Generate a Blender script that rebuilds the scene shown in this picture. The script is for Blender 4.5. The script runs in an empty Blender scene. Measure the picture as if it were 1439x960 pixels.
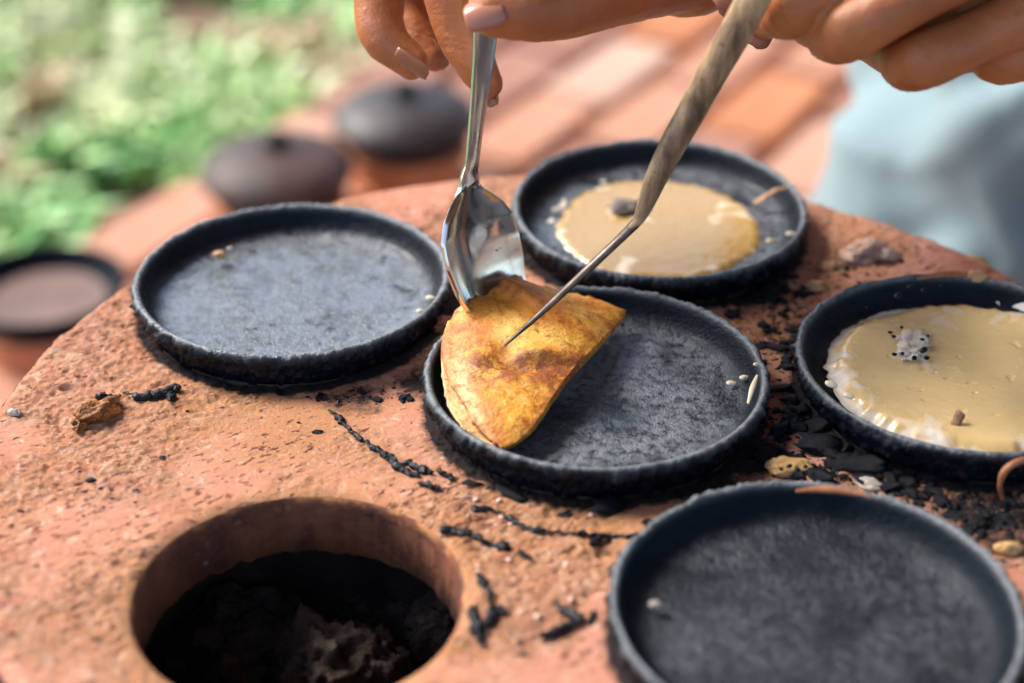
import bpy, bmesh, math, random
import numpy as np
from mathutils import Vector, Matrix
R = math.radians
SC = bpy.context.scene
COL = SC.collection

# ------------------------------------------------------------------ camera, world, sun, exposure
T = 0.36                    # height of the stove's clay top above the ground
Z0 = T + 0.012              # plane of the pan rims
CAM_H, PITCH, F_PX, PW, PH = 0.28406, 0.552135, 2543.5, 1439.0, 960.0
cam = bpy.data.cameras.new('camera')
co = bpy.data.objects.new('camera', cam)
COL.objects.link(co)
co.location = (0, 0, Z0 + CAM_H)
co.rotation_euler = (math.pi / 2 - PITCH, 0, 0)
cam.sensor_width = 36.0
cam.lens = F_PX / PW * 36.0
cam.clip_start, cam.clip_end = 0.01, 500.0
cam.dof.use_dof = True
cam.dof.focus_distance = 0.53
cam.dof.aperture_fstop = 5.3
cam.dof.aperture_blades = 0
SC.camera = co

SUN_EL, SUN_AZ = R(44), R(-60)      # azimuth from +y towards +x: the sun stands behind the stove, to the left
w = bpy.data.worlds.new('World')
SC.world = w
w.use_nodes = True
nt = w.node_tree
sky = nt.nodes.new('ShaderNodeTexSky')
sky.sky_type = 'NISHITA'
sky.sun_disc = False
sky.sun_elevation = SUN_EL
sky.sun_rotation = SUN_AZ
sky.dust_density = 2.5
sky.air_density = 1.0
nt.links.new(sky.outputs[0], nt.nodes['Background'].inputs[0])
nt.nodes['Background'].inputs[1].default_value = 0.15
sl = bpy.data.lights.new('sun', 'SUN')
sl.energy = 2.5
sl.angle = R(22)
sl.color = (1.0, 0.955, 0.89)
so = bpy.data.objects.new('sun', sl)
COL.objects.link(so)
so.location = (-2, 2, 4)
sdir = Vector((math.sin(SUN_AZ) * math.cos(SUN_EL), math.cos(SUN_AZ) * math.cos(SUN_EL), math.sin(SUN_EL)))
so.rotation_euler = sdir.to_track_quat('Z', 'Y').to_euler()
SC.view_settings.view_transform = 'Standard'
SC.view_settings.look = 'None'
SC.view_settings.exposure = 1.15
SC.view_settings.gamma = 1.0
SC.cycles.use_denoising = True
SC.cycles.max_bounces = 8

# ------------------------------------------------------------------ helpers
CP, SP = math.cos(PITCH), math.sin(PITCH)
def ray(px, py):
    a = (px - PW / 2) / F_PX; b = (PH / 2 - py) / F_PX
    return np.array([a, CP + b * SP, -SP + b * CP])
def onz(px, py, z):          # place on the level z (measured from the rim plane)
    d = ray(px, py); t = (z - CAM_H) / d[2]
    return np.array([0, 0, Z0 + CAM_H]) + t * d
def ony(px, py, y):          # place at distance y
    d = ray(px, py); t = y / d[1]
    return np.array([0, 0, Z0 + CAM_H]) + t * d

def _h(i, j, k, s):
    n = (i * 374761393 + j * 668265263 + k * 2147483647 + s * 974711) & 0xffffffff
    n = ((n ^ (n >> 13)) * 1274126177) & 0xffffffff
    n = ((n ^ (n >> 16)) * 2246822519) & 0xffffffff
    return ((n ^ (n >> 15)) & 0xffff) / 65535.0
def noise2(x, y, s=0):
    xi = np.floor(x).astype(np.int64); yi = np.floor(y).astype(np.int64)
    fx = x - xi; fy = y - yi
    fx = fx * fx * (3 - 2 * fx); fy = fy * fy * (3 - 2 * fy)
    a = _h(xi, yi, 0, s); b = _h(xi + 1, yi, 0, s); c = _h(xi, yi + 1, 0, s); d = _h(xi + 1, yi + 1, 0, s)
    return (a + (b - a) * fx) * (1 - fy) + (c + (d - c) * fx) * fy
def noise3(P, s=0):
    I = np.floor(P).astype(np.int64); Fv = P - I
    Fv = Fv * Fv * (3 - 2 * Fv)
    x, y, z = I.T; fx, fy, fz = Fv.T
    def L(dz):
        a = _h(x, y, z + dz, s); b = _h(x + 1, y, z + dz, s); c = _h(x, y + 1, z + dz, s); d = _h(x + 1, y + 1, z + dz, s)
        return (a + (b - a) * fx) * (1 - fy) + (c + (d - c) * fx) * fy
    l0 = L(0)
    return l0 + (L(1) - l0) * fz
def fbm2(x, y, o=4, s=0):
    v = 0; a = .5; t = 0
    for i in range(o):
        v = v + a * noise2(x * 2 ** i + i * 17.3, y * 2 ** i - i * 9.1, s + i); t += a; a *= .5
    return v / t
def fbm3(P, o=3, s=0):
    v = 0; a = .5; t = 0
    for i in range(o):
        v = v + a * noise3(P * 2 ** i + i * 11.7, s + i); t += a; a *= .5
    return v / t
def sstep(a, b, x):
    t = np.clip((x - a) / (b - a), 0, 1)
    return t * t * (3 - 2 * t)

def mesh_np(name, V, F, smooth=True, attrs=None):
    V = np.asarray(V, np.float32); F = np.asarray(F, np.int32)
    me = bpy.data.meshes.new(name)
    me.vertices.add(len(V)); me.vertices.foreach_set('co', V.ravel())
    n = F.shape[1]
    me.loops.add(F.size); me.loops.foreach_set('vertex_index', F.ravel())
    me.polygons.add(len(F))
    me.polygons.foreach_set('loop_start', np.arange(0, F.size, n, dtype=np.int32))
    me.polygons.foreach_set('loop_total', np.full(len(F), n, np.int32))
    me.polygons.foreach_set('use_smooth', np.full(len(F), smooth, bool))
    me.update(calc_edges=True)
    for k, v in (attrs or {}).items():
        a = me.attributes.new(k, 'FLOAT', 'POINT')
        a.data.foreach_set('value', np.asarray(v, np.float32))
    return me
def link(name, me, mat=None, parent=None, loc=None):
    o = bpy.data.objects.new(name, me)
    COL.objects.link(o)
    if mat is not None and me is not None and not me.materials: me.materials.append(mat)
    if parent is not None: o.parent = parent
    if loc is not None: o.location = [float(c) for c in loc]
    return o
def tag(o, label=None, cat=None, group=None, kind=None):
    if label: o['label'] = label
    if cat: o['category'] = cat
    if group: o['group'] = group
    if kind: o['kind'] = kind
    return o
def empty(name, loc=(0, 0, 0), rz=0.0):
    o = bpy.data.objects.new(name, None)
    COL.objects.link(o); o.empty_display_size = .02
    o.location = [float(c) for c in loc]; o.rotation_euler = (0, 0, rz)
    return o
def grid_faces(nu, nv, wrap_v=False, base=0):
    i = np.arange(nu - 1)[:, None]; j = np.arange(nv if wrap_v else nv - 1)[None, :]
    j2 = (j + 1) % nv
    return (np.stack([i * nv + j, i * nv + j2, (i + 1) * nv + j2, (i + 1) * nv + j], -1).reshape(-1, 4) + base)
def resample(P, n):          # smooth curve through points (catmull-rom), n samples
    P = np.asarray(P, float)
    if len(P) < 3:
        t = np.linspace(0, 1, n)[:, None]; return P[0] + (P[-1] - P[0]) * t
    Q = np.vstack([2 * P[0] - P[1], P, 2 * P[-1] - P[-2]])
    seg = np.linalg.norm(np.diff(P[:, :3], axis=0), axis=1); cum = np.r_[0, np.cumsum(seg)]
    t = np.linspace(0, cum[-1], n); k = np.clip(np.searchsorted(cum, t, 'right') - 1, 0, len(seg) - 1)
    u = ((t - cum[k]) / np.maximum(seg[k], 1e-12))[:, None]
    a, b, c, d = Q[k], Q[k + 1], Q[k + 2], Q[k + 3]
    return .5 * (2 * b + (c - a) * u + (2 * a - 5 * b + 4 * c - d) * u * u + (3 * b - a - 3 * c + d) * u ** 3)
def lathe_np(prof, nseg, n=None, a0=0.0):
    P = resample(prof, n) if n else np.asarray(prof, float)
    P[:, 0] = np.maximum(P[:, 0], 1e-5)
    th = np.linspace(0, 2 * np.pi, nseg, endpoint=False) + a0
    V = np.stack([P[:, 0:1] * np.cos(th), P[:, 0:1] * np.sin(th), np.repeat(P[:, 1:2], nseg, 1)], -1)
    return V.reshape(-1, 3), grid_faces(len(P), nseg, True)[:, ::-1], P
def tube_np(pts, rad, ns=14, nl=24, flat=1.0, up=None):
    """closed tapered tube with rounded ends through pts; rad per point"""
    pts = np.asarray(pts, float); rad = np.asarray(rad, float)
    A = resample(np.c_[pts, rad], nl)
    C, r = A[:, :3], np.maximum(A[:, 3], 1e-5)
    tg = np.gradient(C, axis=0); tg /= np.linalg.norm(tg, axis=1)[:, None]
    # rounded caps
    k = 5; a = np.linspace(np.pi / 2, 0, k + 1)[:-1]
    C0 = C[0] - tg[0] * (r[0] * np.sin(a))[:, None]; r0 = r[0] * np.maximum(np.cos(a), .02)
    a2 = a[::-1]
    C1 = C[-1] + tg[-1] * (r[-1] * np.sin(a2))[:, None]; r1 = r[-1] * np.maximum(np.cos(a2), .02)
    C = np.vstack([C0, C, C1]); r = np.r_[r0, r, r1]
    tg = np.vstack([np.repeat(tg[:1], k, 0), tg, np.repeat(tg[-1:], k, 0)])
    ref = np.array(up if up is not None else (0.13, -.21, .97), float)
    V = []
    for c, t, q in zip(C, tg, r):
        s = np.cross(ref, t); s /= max(np.linalg.norm(s), 1e-9); u = np.cross(t, s)
        th = np.linspace(0, 2 * np.pi, ns, endpoint=False)[:, None]
        V.append(c + q * (np.cos(th) * s + flat * np.sin(th) * u))
    nl2 = len(C)
    V = np.vstack(V); F = grid_faces(nl2, ns, True)
    F = F.tolist(); F.append(list(range(ns))[::-1]); F.append(list(range((nl2 - 1) * ns, nl2 * ns)))
    return V, F
def join_parts(parts):
    V = []; F = []; b = 0
    for v, f in parts:
        V.append(np.asarray(v)); F += [[i + b for i in q] for q in (f.tolist() if hasattr(f, 'tolist') else f)]; b += len(v)
    return np.vstack(V), F
def pymesh(name, V, F, smooth=True):
    me = bpy.data.meshes.new(name)
    me.from_pydata([tuple(map(float, v)) for v in V], [], [list(map(int, f)) for f in F]); me.update()
    if smooth: me.polygons.foreach_set('use_smooth', [True] * len(me.polygons))
    return me
def remeshed(name, V, F, voxel, smooth_it=6, fac=.5):
    me = pymesh(name + '_raw', V, F)
    o = bpy.data.objects.new('tmp', me); COL.objects.link(o)
    m = o.modifiers.new('r', 'REMESH'); m.mode = 'VOXEL'; m.voxel_size = voxel
    s = o.modifiers.new('s', 'SMOOTH'); s.iterations = smooth_it; s.factor = fac
    dg = bpy.context.evaluated_depsgraph_get()
    out = bpy.data.meshes.new_from_object(o.evaluated_get(dg)); out.name = name
    bpy.data.objects.remove(o); bpy.data.meshes.remove(me)
    out.polygons.foreach_set('use_smooth', [True] * len(out.polygons))
    return out
def mesh_arrays(me):
    V = np.empty(len(me.vertices) * 3, np.float32); me.vertices.foreach_get('co', V)
    return V.reshape(-1, 3), [list(p.vertices) for p in me.polygons]
def normals_of(me):
    n = np.empty(len(me.vertices) * 3, np.float32); me.vertices.foreach_get('normal', n)
    return n.reshape(-1, 3)
def displace(me, fn):
    V = np.empty(len(me.vertices) * 3, np.float32); me.vertices.foreach_get('co', V); V = V.reshape(-1, 3)
    V = V + normals_of(me) * fn(V)[:, None]
    me.vertices.foreach_set('co', V.astype(np.float32).ravel()); me.update()

# ------------------------------------------------------------------ materials
class M:
    def __init__(s, name, **kw):
        s.m = bpy.data.materials.new(name); s.m.use_nodes = True
        s.t = s.m.node_tree; s.p = s.t.nodes['Principled BSDF']
        for k, v in kw.items(): s.set(k, v)
        s.tc = None
    def set(s, k, v):
        i = s.p.inputs[k.replace('_', ' ')]
        if isinstance(v, bpy.types.NodeSocket): s.t.links.new(v, i)
        else: i.default_value = (*v, 1) if isinstance(v, tuple) and len(v) == 3 and i.type == 'RGBA' else v
    def co(s):
        if s.tc is None: s.tc = s.t.nodes.new('ShaderNodeTexCoord')
        return s.tc.outputs['Object']
    def noise(s, scale, detail=4, rough=.55, dist=0.0, vec=None, stretch=None, col=False):
        n = s.t.nodes.new('ShaderNodeTexNoise')
        n.inputs['Scale'].default_value = scale; n.inputs['Detail'].default_value = detail
        n.inputs['Roughness'].default_value = rough; n.inputs['Distortion'].default_value = dist
        v = vec or s.co()
        if stretch:
            mp = s.t.nodes.new('ShaderNodeMapping'); mp.vector_type = 'TEXTURE'; mp.inputs['Scale'].default_value = tuple(1 / q for q in stretch)
            mp.inputs['Rotation'].default_value = (0, 0, .6)
            s.t.links.new(v, mp.inputs[0]); v = mp.outputs[0]
        s.t.links.new(v, n.inputs['Vector'])
        return n.outputs['Color' if col else 'Fac']
    def voro(s, scale, feature='F1'):
        n = s.t.nodes.new('ShaderNodeTexVoronoi'); n.inputs['Scale'].default_value = scale; n.feature = feature
        s.t.links.new(s.co(), n.inputs['Vector']); return n.outputs['Distance']
    def attr(s, name):
        n = s.t.nodes.new('ShaderNodeAttribute'); n.attribute_name = name; return n.outputs['Fac']
    def ramp(s, fac, stops):
        n = s.t.nodes.new('ShaderNodeValToRGB'); e = n.color_ramp.elements
        while len(e) < len(stops): e.new(.5)
        for q, (pos, c) in zip(e, stops):
            q.position = pos; q.color = (*c, 1) if isinstance(c, tuple) else (c, c, c, 1)
        s.t.links.new(fac, n.inputs[0]); return n.outputs[0]
    def mix(s, fac, a, b, mode='MIX'):
        n = s.t.nodes.new('ShaderNodeMix'); n.data_type = 'RGBA'; n.blend_type = mode
        for sock, v in ((n.inputs[0], fac), (n.inputs[6], a), (n.inputs[7], b)):
            if isinstance(v, bpy.types.NodeSocket): s.t.links.new(v, sock)
            else: sock.default_value = (*v, 1) if isinstance(v, tuple) else v
        return n.outputs[2]
    def math(s, op, a, b=0.0, clamp=False):
        n = s.t.nodes.new('ShaderNodeMath'); n.operation = op; n.use_clamp = clamp
        for sock, v in ((n.inputs[0], a), (n.inputs[1], b)):
            if isinstance(v, bpy.types.NodeSocket): s.t.links.new(v, sock)
            else: sock.default_value = v
        return n.outputs[0]
    def bump(s, h, strength, dist, prev=None):
        n = s.t.nodes.new('ShaderNodeBump'); n.inputs['Strength'].default_value = strength; n.inputs['Distance'].default_value = dist
        s.t.links.new(h, n.inputs['Height'])
        if prev: s.t.links.new(prev, n.inputs['Normal'])
        s.set('Normal', n.outputs[0]); return n.outputs[0]

def mat_clay():
    m = M('fired_clay', Roughness=.88)
    m.set('Specular_IOR_Level', .2)
    rough = m.attr('rough')
    big = m.noise(13, 5, .62, .4)
    c = m.ramp(big, [(.30, (.43, .14, .085)), (.45, (.53, .245, .175)), (.58, (.51, .225, .14)), (.72, (.53, .24, .11))])
    mid = m.noise(120, 6, .72)
    c = m.mix(m.math('MULTIPLY', rough, .55), c, m.ramp(mid, [(.32, (.42, .135, .075)), (.5, (.58, .29, .15)), (.68, (.67, .41, .26))]))
    pale = m.noise(210, 5, .7, .5)
    c = m.mix(m.ramp(pale, [(.56, 0.0), (.68, .75)]), c, (.70, .48, .37))
    ochre = m.attr('ochre')
    c = m.mix(m.math('MULTIPLY', ochre, .5), c, m.mix(m.ramp(mid, [(.4, 0.0), (.64, .85)]), (.58, .30, .11), (.36, .13, .045)))
    patch = m.ramp(m.noise(38, 3, .6, .3), [(.46, .0), (.66, .09)])
    crk = m.math('ADD', m.noise(250, 4, .68, .3, stretch=(1, 2.5, 1)), patch)
    crf = m.ramp(crk, [(.625, 0.0), (.69, 1.0)])
    c = m.mix(m.math('MULTIPLY', crf, .88), c, (.13, .035, .035))
    spk = m.noise(520, 3, .6)
    c = m.mix(m.ramp(spk, [(.675, 0.0), (.72, .85)]), c, (.11, .03, .03))
    fl = m.noise(800, 2, .6)
    c = m.mix(m.math('MULTIPLY', m.ramp(fl, [(.62, 0.0), (.70, .7)]), rough), c, (.76, .58, .48))
    soot = m.attr('soot')
    sn = m.noise(260, 5, .75)
    sf = m.math('SUBTRACT', m.math('MULTIPLY', soot, 1.75), m.math('MULTIPLY', sn, .95), True)
    c = m.mix(m.ramp(sf, [(.02, 0.0), (.35, .97)]), c, (.010, .010, .013))
    m.set('Base_Color', c)
    hh = m.math('MULTIPLY', m.noise(700, 5, .8), m.math('ADD', m.math('MULTIPLY', rough, .8), .3))
    b = m.bump(m.math('SUBTRACT', hh, m.math('MULTIPLY', crf, .6)), 1.0, .0011)
    m.bump(m.noise(2600, 3, .7), .5, .0003, b)
    return m.m
def mat_hole():
    m = M('sooty_clay', Roughness=.9)
    c = m.ramp(m.noise(60, 5, .65), [(.3, (.13, .045, .025)), (.7, (.26, .095, .05))])
    c = m.mix(m.ramp(m.noise(300, 3), [(.6, 0.0), (.8, .6)]), c, (.40, .17, .09))
    m.set('Base_Color', c); m.bump(m.noise(500, 4, .7), .6, .0006)
    return m.m
def mat_pan(seed, gloss=.34, residue_sheen=.5, coat=0.0, cov=0.0):
    m = M('black_pan_clay')
    tcv = m.co()
    v = m.t.nodes.new('ShaderNodeVectorMath'); v.operation = 'ADD'; v.inputs[1].default_value = (seed * 1.37, seed * .71, seed * .3)
    m.t.links.new(tcv, v.inputs[0]); vec = v.outputs[0]
    n1 = m.noise(45, 5, .65, .3, vec); n2 = m.noise(330, 4, .7, 0, vec); n3 = m.noise(1100, 3, .6, 0, vec)
    c = m.ramp(n1, [(.35, (.0022, .0045, .009)), (.7, (.0055, .009, .016))])
    res_sheen = m.math('MULTIPLY', m.ramp(n1, [(.40 - cov, 0.0), (.58 - cov, 1.0)]), m.ramp(n2, [(.40 - cov, 0.0), (.58 - cov * .5, 1.0)]))
    floor = m.attr('floor')
    c = m.mix(m.math('MULTIPLY', m.math('MULTIPLY', res_sheen, floor), residue_sheen), c, (.125, .14, .155))  # grey-blue deposits on the floor, with reflected sheen painted into the colour
    pits = m.ramp(m.noise(170, 4, .7, .2, vec), [(.36, 1.0), (.41, 0.0)])
    c = m.mix(m.math('MULTIPLY', pits, floor), c, (.004, .006, .010))
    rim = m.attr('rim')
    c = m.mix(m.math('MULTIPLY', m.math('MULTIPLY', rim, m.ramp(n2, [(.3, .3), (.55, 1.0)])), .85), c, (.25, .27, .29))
    crust = m.attr('crust')
    c = m.mix(m.math('MULTIPLY', crust, m.ramp(m.noise(240, 3, .6, 0, vec), [(.58, 0.0), (.72, .55)])), c, (.075, .035, .022))
    m.set('Base_Color', c)
    m.set('Roughness', m.math('ADD', m.ramp(n2, [(.3, gloss - .1), (.7, gloss + .22)]), m.math('MULTIPLY', crust, -.06)))
    m.set('Specular_IOR_Level', m.math('ADD', m.math('ADD', .13, m.math('MULTIPLY', floor, m.ramp(n1, [(.35, .25), (.65, .62)]))), m.math('MULTIPLY', rim, .5)))
    m.set('Specular_Tint', (.84, .93, 1.0))
    m.set('Coat_Weight', m.math('MULTIPLY', m.math('MULTIPLY', floor, m.ramp(m.noise(70, 4, .7, .5, vec), [(.42, .1), (.56, 1.0)])), coat)); m.set('Coat_Roughness', .13)
    b = m.bump(n2, .6, .0009); m.bump(n3, .9, .0005, b)
    return m.m
def mat_char():
    m = M('charred_bits', Roughness=.42); m.set('Specular_IOR_Level', .22)
    m.set('Base_Color', m.ramp(m.noise(300, 3), [(.3, (.002, .004, .008)), (.75, (.009, .010, .014))]))
    m.bump(m.noise(900, 3), .6, .0004)
    return m.m
def mat_simple(name, lo, hi, scale=200, rough=.6, bump=.3, dist=.0004, **kw):
    m = M(name, Roughness=rough, **kw)
    m.set('Base_Color', m.ramp(m.noise(scale, 4, .6), [(.3, lo), (.7, hi)]))
    if bump: m.bump(m.noise(scale * 3, 3), bump, dist)
    return m.m
def mat_crepe():
    m = M('browned_crepe', Roughness=.55)
    n1 = m.noise(80, 6, .7, .6); n2 = m.noise(260, 5, .75, .4); n3 = m.noise(1100, 3, .65)
    c = m.ramp(n1, [(.30, (.86, .55, .17)), (.42, (.80, .37, .035)), (.54, (.68, .235, .012)), (.68, (.40, .095, .007))])
    br = m.attr('brown')
    c = m.mix(m.math('MULTIPLY', br, m.ramp(n2, [(.36, .2), (.56, 1.0)])), c, (.17, .036, .007))
    pl = m.attr('pale')
    c = m.mix(m.math('MULTIPLY', pl, m.ramp(n2, [(.2, 1.0), (.75, .35)])), c, (.82, .58, .30))
    yl = m.attr('yolk')
    c = m.mix(yl, c, (.82, .50, .10))
    c = m.mix(m.ramp(n2, [(.52, 0.0), (.64, .8)]), c, (.30, .075, .006))
    c = m.mix(m.ramp(n3, [(.58, 0.0), (.68, .5)]), c, (.22, .05, .006))
    m.set('Base_Color', c)
    m.set('Subsurface_Weight', .06); m.set('Subsurface_Radius', (.004, .002, .001)); m.set('Subsurface_Scale', .5)
    b = m.bump(n2, .5, .0008); m.bump(n3, .7, .0004, b)
    return m.m
def mat_batter(name, mid, edge, thr=(.35, .60)):
    m = M(name, Roughness=.2)
    n = m.noise(70, 4, .6, .8); n2 = m.noise(420, 3, .6)
    e = m.attr('edge')
    f = m.math('ADD', m.math('MULTIPLY', e, .42), m.math('MULTIPLY', m.math('SUBTRACT', n, .46), 2.4), True)
    c = m.mix(m.ramp(f, [(thr[0], 0.0), (thr[1], 1.0)]), mid, edge)
    c = m.mix(m.ramp(n2, [(.6, 0.0), (.75, .35)]), c, tuple(x * .62 for x in mid))
    m.set('Base_Color', c)
    m.set('Roughness', m.ramp(f, [(.2, .16), (.6, .5)]))
    m.set('Coat_Weight', .6); m.set('Coat_Roughness', .07)
    m.set('Subsurface_Weight', .3); m.set('Subsurface_Radius', (.004, .003, .0015)); m.set('Subsurface_Scale', .6)
    b = m.bump(m.noise(70, 3, .55, .8), .16, .0014); m.bump(n2, .12, .0003, b)
    return m.m
def mat_steel():
    m = M('spoon_steel', Metallic=1.0, Base_Color=(.82, .82, .82))
    n = m.noise(160, 4, .6)
    m.set('Roughness', m.ramp(n, [(.35, .10), (.75, .24)]))
    sp = m.noise(380, 2, .5)
    m.set('Base_Color', m.mix(m.ramp(sp, [(.72, 0.0), (.76, .9)]), (.82, .82, .82), (.10, .07, .05)))
    m.bump(n, .12, .0004)
    return m.m
def mat_handle():
    m = M('worn_wood')
    n = m.noise(120, 5, .65, .4, stretch=(1, 1, .25)); k = m.noise(420, 3, .6)
    c = m.ramp(n, [(.34, (.075, .045, .028)), (.48, (.25, .16, .09)), (.62, (.50, .36, .20))])
    c = m.mix(m.ramp(k, [(.62, 0.0), (.72, .8)]), c, (.06, .04, .03))
    m.set('Base_Color', c); m.set('Roughness', .36); m.bump(n, .5, .0008)
    return m.m
def mat_skin():
    m = M('skin', Roughness=.46)
    n = m.noise(35, 4, .6); k = m.noise(900, 3, .6)
    c = m.ramp(n, [(.3, (.35, .105, .034)), (.7, (.50, .18, .058))])
    c = m.mix(m.ramp(m.noise(90, 4, .6), [(.5, 0.0), (.72, .6)]), c, (.44, .14, .085))
    c = m.mix(m.ramp(m.noise(420, 3, .6), [(.55, 0.0), (.75, .35)]), c, (.24, .075, .032))
    m.set('Base_Color', c)
    m.set('Subsurface_Weight', .25); m.set('Subsurface_Radius', (.006, .002, .001)); m.set('Subsurface_Scale', .6)
    b = m.bump(m.noise(220, 5, .65), .35, .0008); m.bump(m.voro(1500), .35, .00025, b)
    return m.m
def mat_cloth(name, a, b):
    m = M(name, Roughness=.85)
    c = m.ramp(m.noise(9, 4), [(.3, a), (.7, b)])
    dot = m.voro(11)
    c = m.mix(m.ramp(dot, [(.035, 1.0), (.05, 0.0)]), c, (.02, .02, .03))
    m.set('Base_Color', c); m.set('Sheen_Weight', .2)
    m.bump(m.noise(1500, 2), .3, .0004)
    return m.m
def mat_grass():
    m = M('grass_blades', Roughness=.5)
    v = m.attr('tone')
    m.set('Base_Color', m.ramp(v, [(.0, (.07, .28, .07)), (.25, (.19, .50, .13)), (.55, (.42, .66, .24)), (.93, (.66, .72, .42)), (1.0, (.62, .46, .28))]))
    m.set('Specular_IOR_Level', .6)
    m.set('Transmission_Weight', 0.0); m.set('Subsurface_Weight', .0)
    return m.m
CLAY, HOLE, CHAR, CREPE, STEEL, HANDLE, SKIN, GRASS = mat_clay(), mat_hole(), mat_char(), mat_crepe(), mat_steel(), mat_handle(), mat_skin(), mat_grass()
rng = np.random.default_rng(7)

# ------------------------------------------------------------------ ground: soil, brick patio, grass
def build_ground():
    m = M('soil', Roughness=.95)
    c = m.ramp(m.noise(3, 5, .6), [(.35, (.13, .075, .045)), (.6, (.20, .12, .075)), (.75, (.14, .22, .06))])
    m.set('Base_Color', c); m.bump(m.noise(60, 4), .6, .01)
    n = 40; s = 150
    x = np.linspace(-s, s, n); X, Y = np.meshgrid(x, x, indexing='ij')
    tag(link('ground', mesh_np('ground', np.stack([X, Y + 60, 0 * X - .02], -1).reshape(-1, 3), grid_faces(n, n)[:, ::-1]), m.m), kind='structure')
build_ground()
# patio edge runs diagonally; bricks are laid parallel to it
EA = onz(130, 345, -.372)[:2]; EB = onz(545, 98, -.372)[:2]
ED = (EB - EA) / np.linalg.norm(EB - EA)          # along the edge
EN = np.array([ED[1], -ED[0]])                    # from the edge towards the patio (camera side)
def build_patio():
    m = M('mortar', Roughness=.95)
    m.set('Base_Color', m.ramp(m.noise(40, 4), [(.3, (.15, .10, .08)), (.7, (.26, .18, .14))])); m.bump(m.noise(300, 3), .5, .002)
    L, Wd = 3.6, 2.3
    o = EA - ED * 1.2
    P = [o, o + ED * L, o + ED * L + EN * Wd, o + EN * Wd]
    V = [(*p, -.004) for p in P] + [(*p, -.05) for p in P]
    F = [(0, 3, 2, 1), (0, 1, 5, 4), (1, 2, 6, 5), (2, 3, 7, 6), (3, 0, 4, 7)]
    patio = tag(link('brick_patio', pymesh('brick_patio', V, F, False), m.m), kind='structure')
    mats = []
    for i, (a, b) in enumerate([((.44, .20, .12), (.53, .27, .18)), ((.47, .24, .16), (.56, .32, .23)), ((.44, .16, .065), (.53, .215, .10)), ((.50, .30, .22), (.58, .37, .28)), ((.30, .135, .09), (.40, .195, .14))]):
        k = M('brick', Roughness=.85)
        k.set('Base_Color', k.ramp(k.noise(25, 5, .65), [(.3, a), (.7, b)])); k.bump(k.noise(220, 4, .7), .5, .002)
        mats.append(k.m)
    bl, bw, bh, gap = .132, .064, .03, .012
    datas = []
    for v in range(10):
        bm = bmesh.new(); bmesh.ops.create_cube(bm, size=1)
        bmesh.ops.scale(bm, verts=bm.verts, vec=(bl, bw, bh))
        bmesh.ops.bevel(bm, geom=bm.edges[:], offset=.004, segments=1, affect='EDGES')
        for q in bm.verts: q.co += Vector((random.uniform(-1, 1), random.uniform(-1, 1), random.uniform(-1, 1))) * .0015
        me = bpy.data.meshes.new('brick'); bm.to_mesh(me); bm.free(); me.materials.append(mats[v % 5]); datas.append(me)
    r2 = random.Random(3)
    ang = math.atan2(ED[1], ED[0])
    for row in range(12):
        for c in range(24):
            p = o + EN * (.042 + row * (bw + gap)) + ED * (.08 + c * (bl + gap) + (row % 2) * .072)
            b = link('brick', r2.choice(datas), None, patio, (*p, .006 + r2.uniform(-.003, .003)))
            b.rotation_euler = (r2.uniform(-.012, .012), r2.uniform(-.012, .012), ang + r2.uniform(-.012, .012))
build_patio()
def build_grass():
    # low broad-bladed turf beyond the patio edge, in tufts, with bare and dry patches
    n = 70000
    u = rng.uniform(-1.3, 2.6, n); d = rng.uniform(-.01, 1, n) ** 1.4 * 2.6
    P = EA + np.outer(u, ED) - np.outer(d, EN)
    dens = fbm2(P[:, 0] * 7, P[:, 1] * 7, 3, 5)
    keep = dens > .31 + .0 * rng.random(n)
    P = P[keep]; n = len(P); dens = dens[keep]
    hgt = rng.uniform(.015, .05, n) * (0.5 + dens); wd = rng.uniform(.003, .007, n)
    az = rng.uniform(0, 2 * np.pi, n); lean = rng.uniform(.2, 1.1, n)
    dx = np.stack([np.cos(az), np.sin(az), 0 * az], -1); sd = np.stack([-np.sin(az), np.cos(az), 0 * az], -1)
    B = np.c_[P, np.full(n, -.02)]
    mid = B + dx * (hgt * lean * .35)[:, None] + np.array([0, 0, 1]) * (hgt * .7)[:, None]
    tip = B + dx * (hgt * lean)[:, None] + np.array([0, 0, 1]) * (hgt * (1.05 - .35 * lean))[:, None]
    V = np.stack([B - sd * wd[:, None], B + sd * wd[:, None], mid - sd * wd[:, None] * .9, mid + sd * wd[:, None] * .9, tip - sd * .0004, tip + sd * .0004], 1).reshape(-1, 3)
    b = np.arange(n)[:, None] * 6
    F = np.concatenate([b + np.array([0, 1, 3, 2]), b + np.array([2, 3, 5, 4])], 0)
    tone = np.clip(fbm2(P[:, 0] * 9 + 40, P[:, 1] * 9, 3, 9) * 1.7 - .72 + .85 * fbm2(P[:, 0] * 3.3, P[:, 1] * 3.3, 2, 71) + rng.normal(0, .2, n), 0, .94)
    dry = fbm2(P[:, 0] * 5 + 9, P[:, 1] * 5, 2, 21) > .72
    tone = np.where(dry & (rng.random(n) < .75), 1.0, tone)
    o = link('grass', mesh_np('grass', V, F, True, {'tone': np.repeat(tone, 6)}), GRASS)
    tag(o, kind='stuff')
build_grass()

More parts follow.
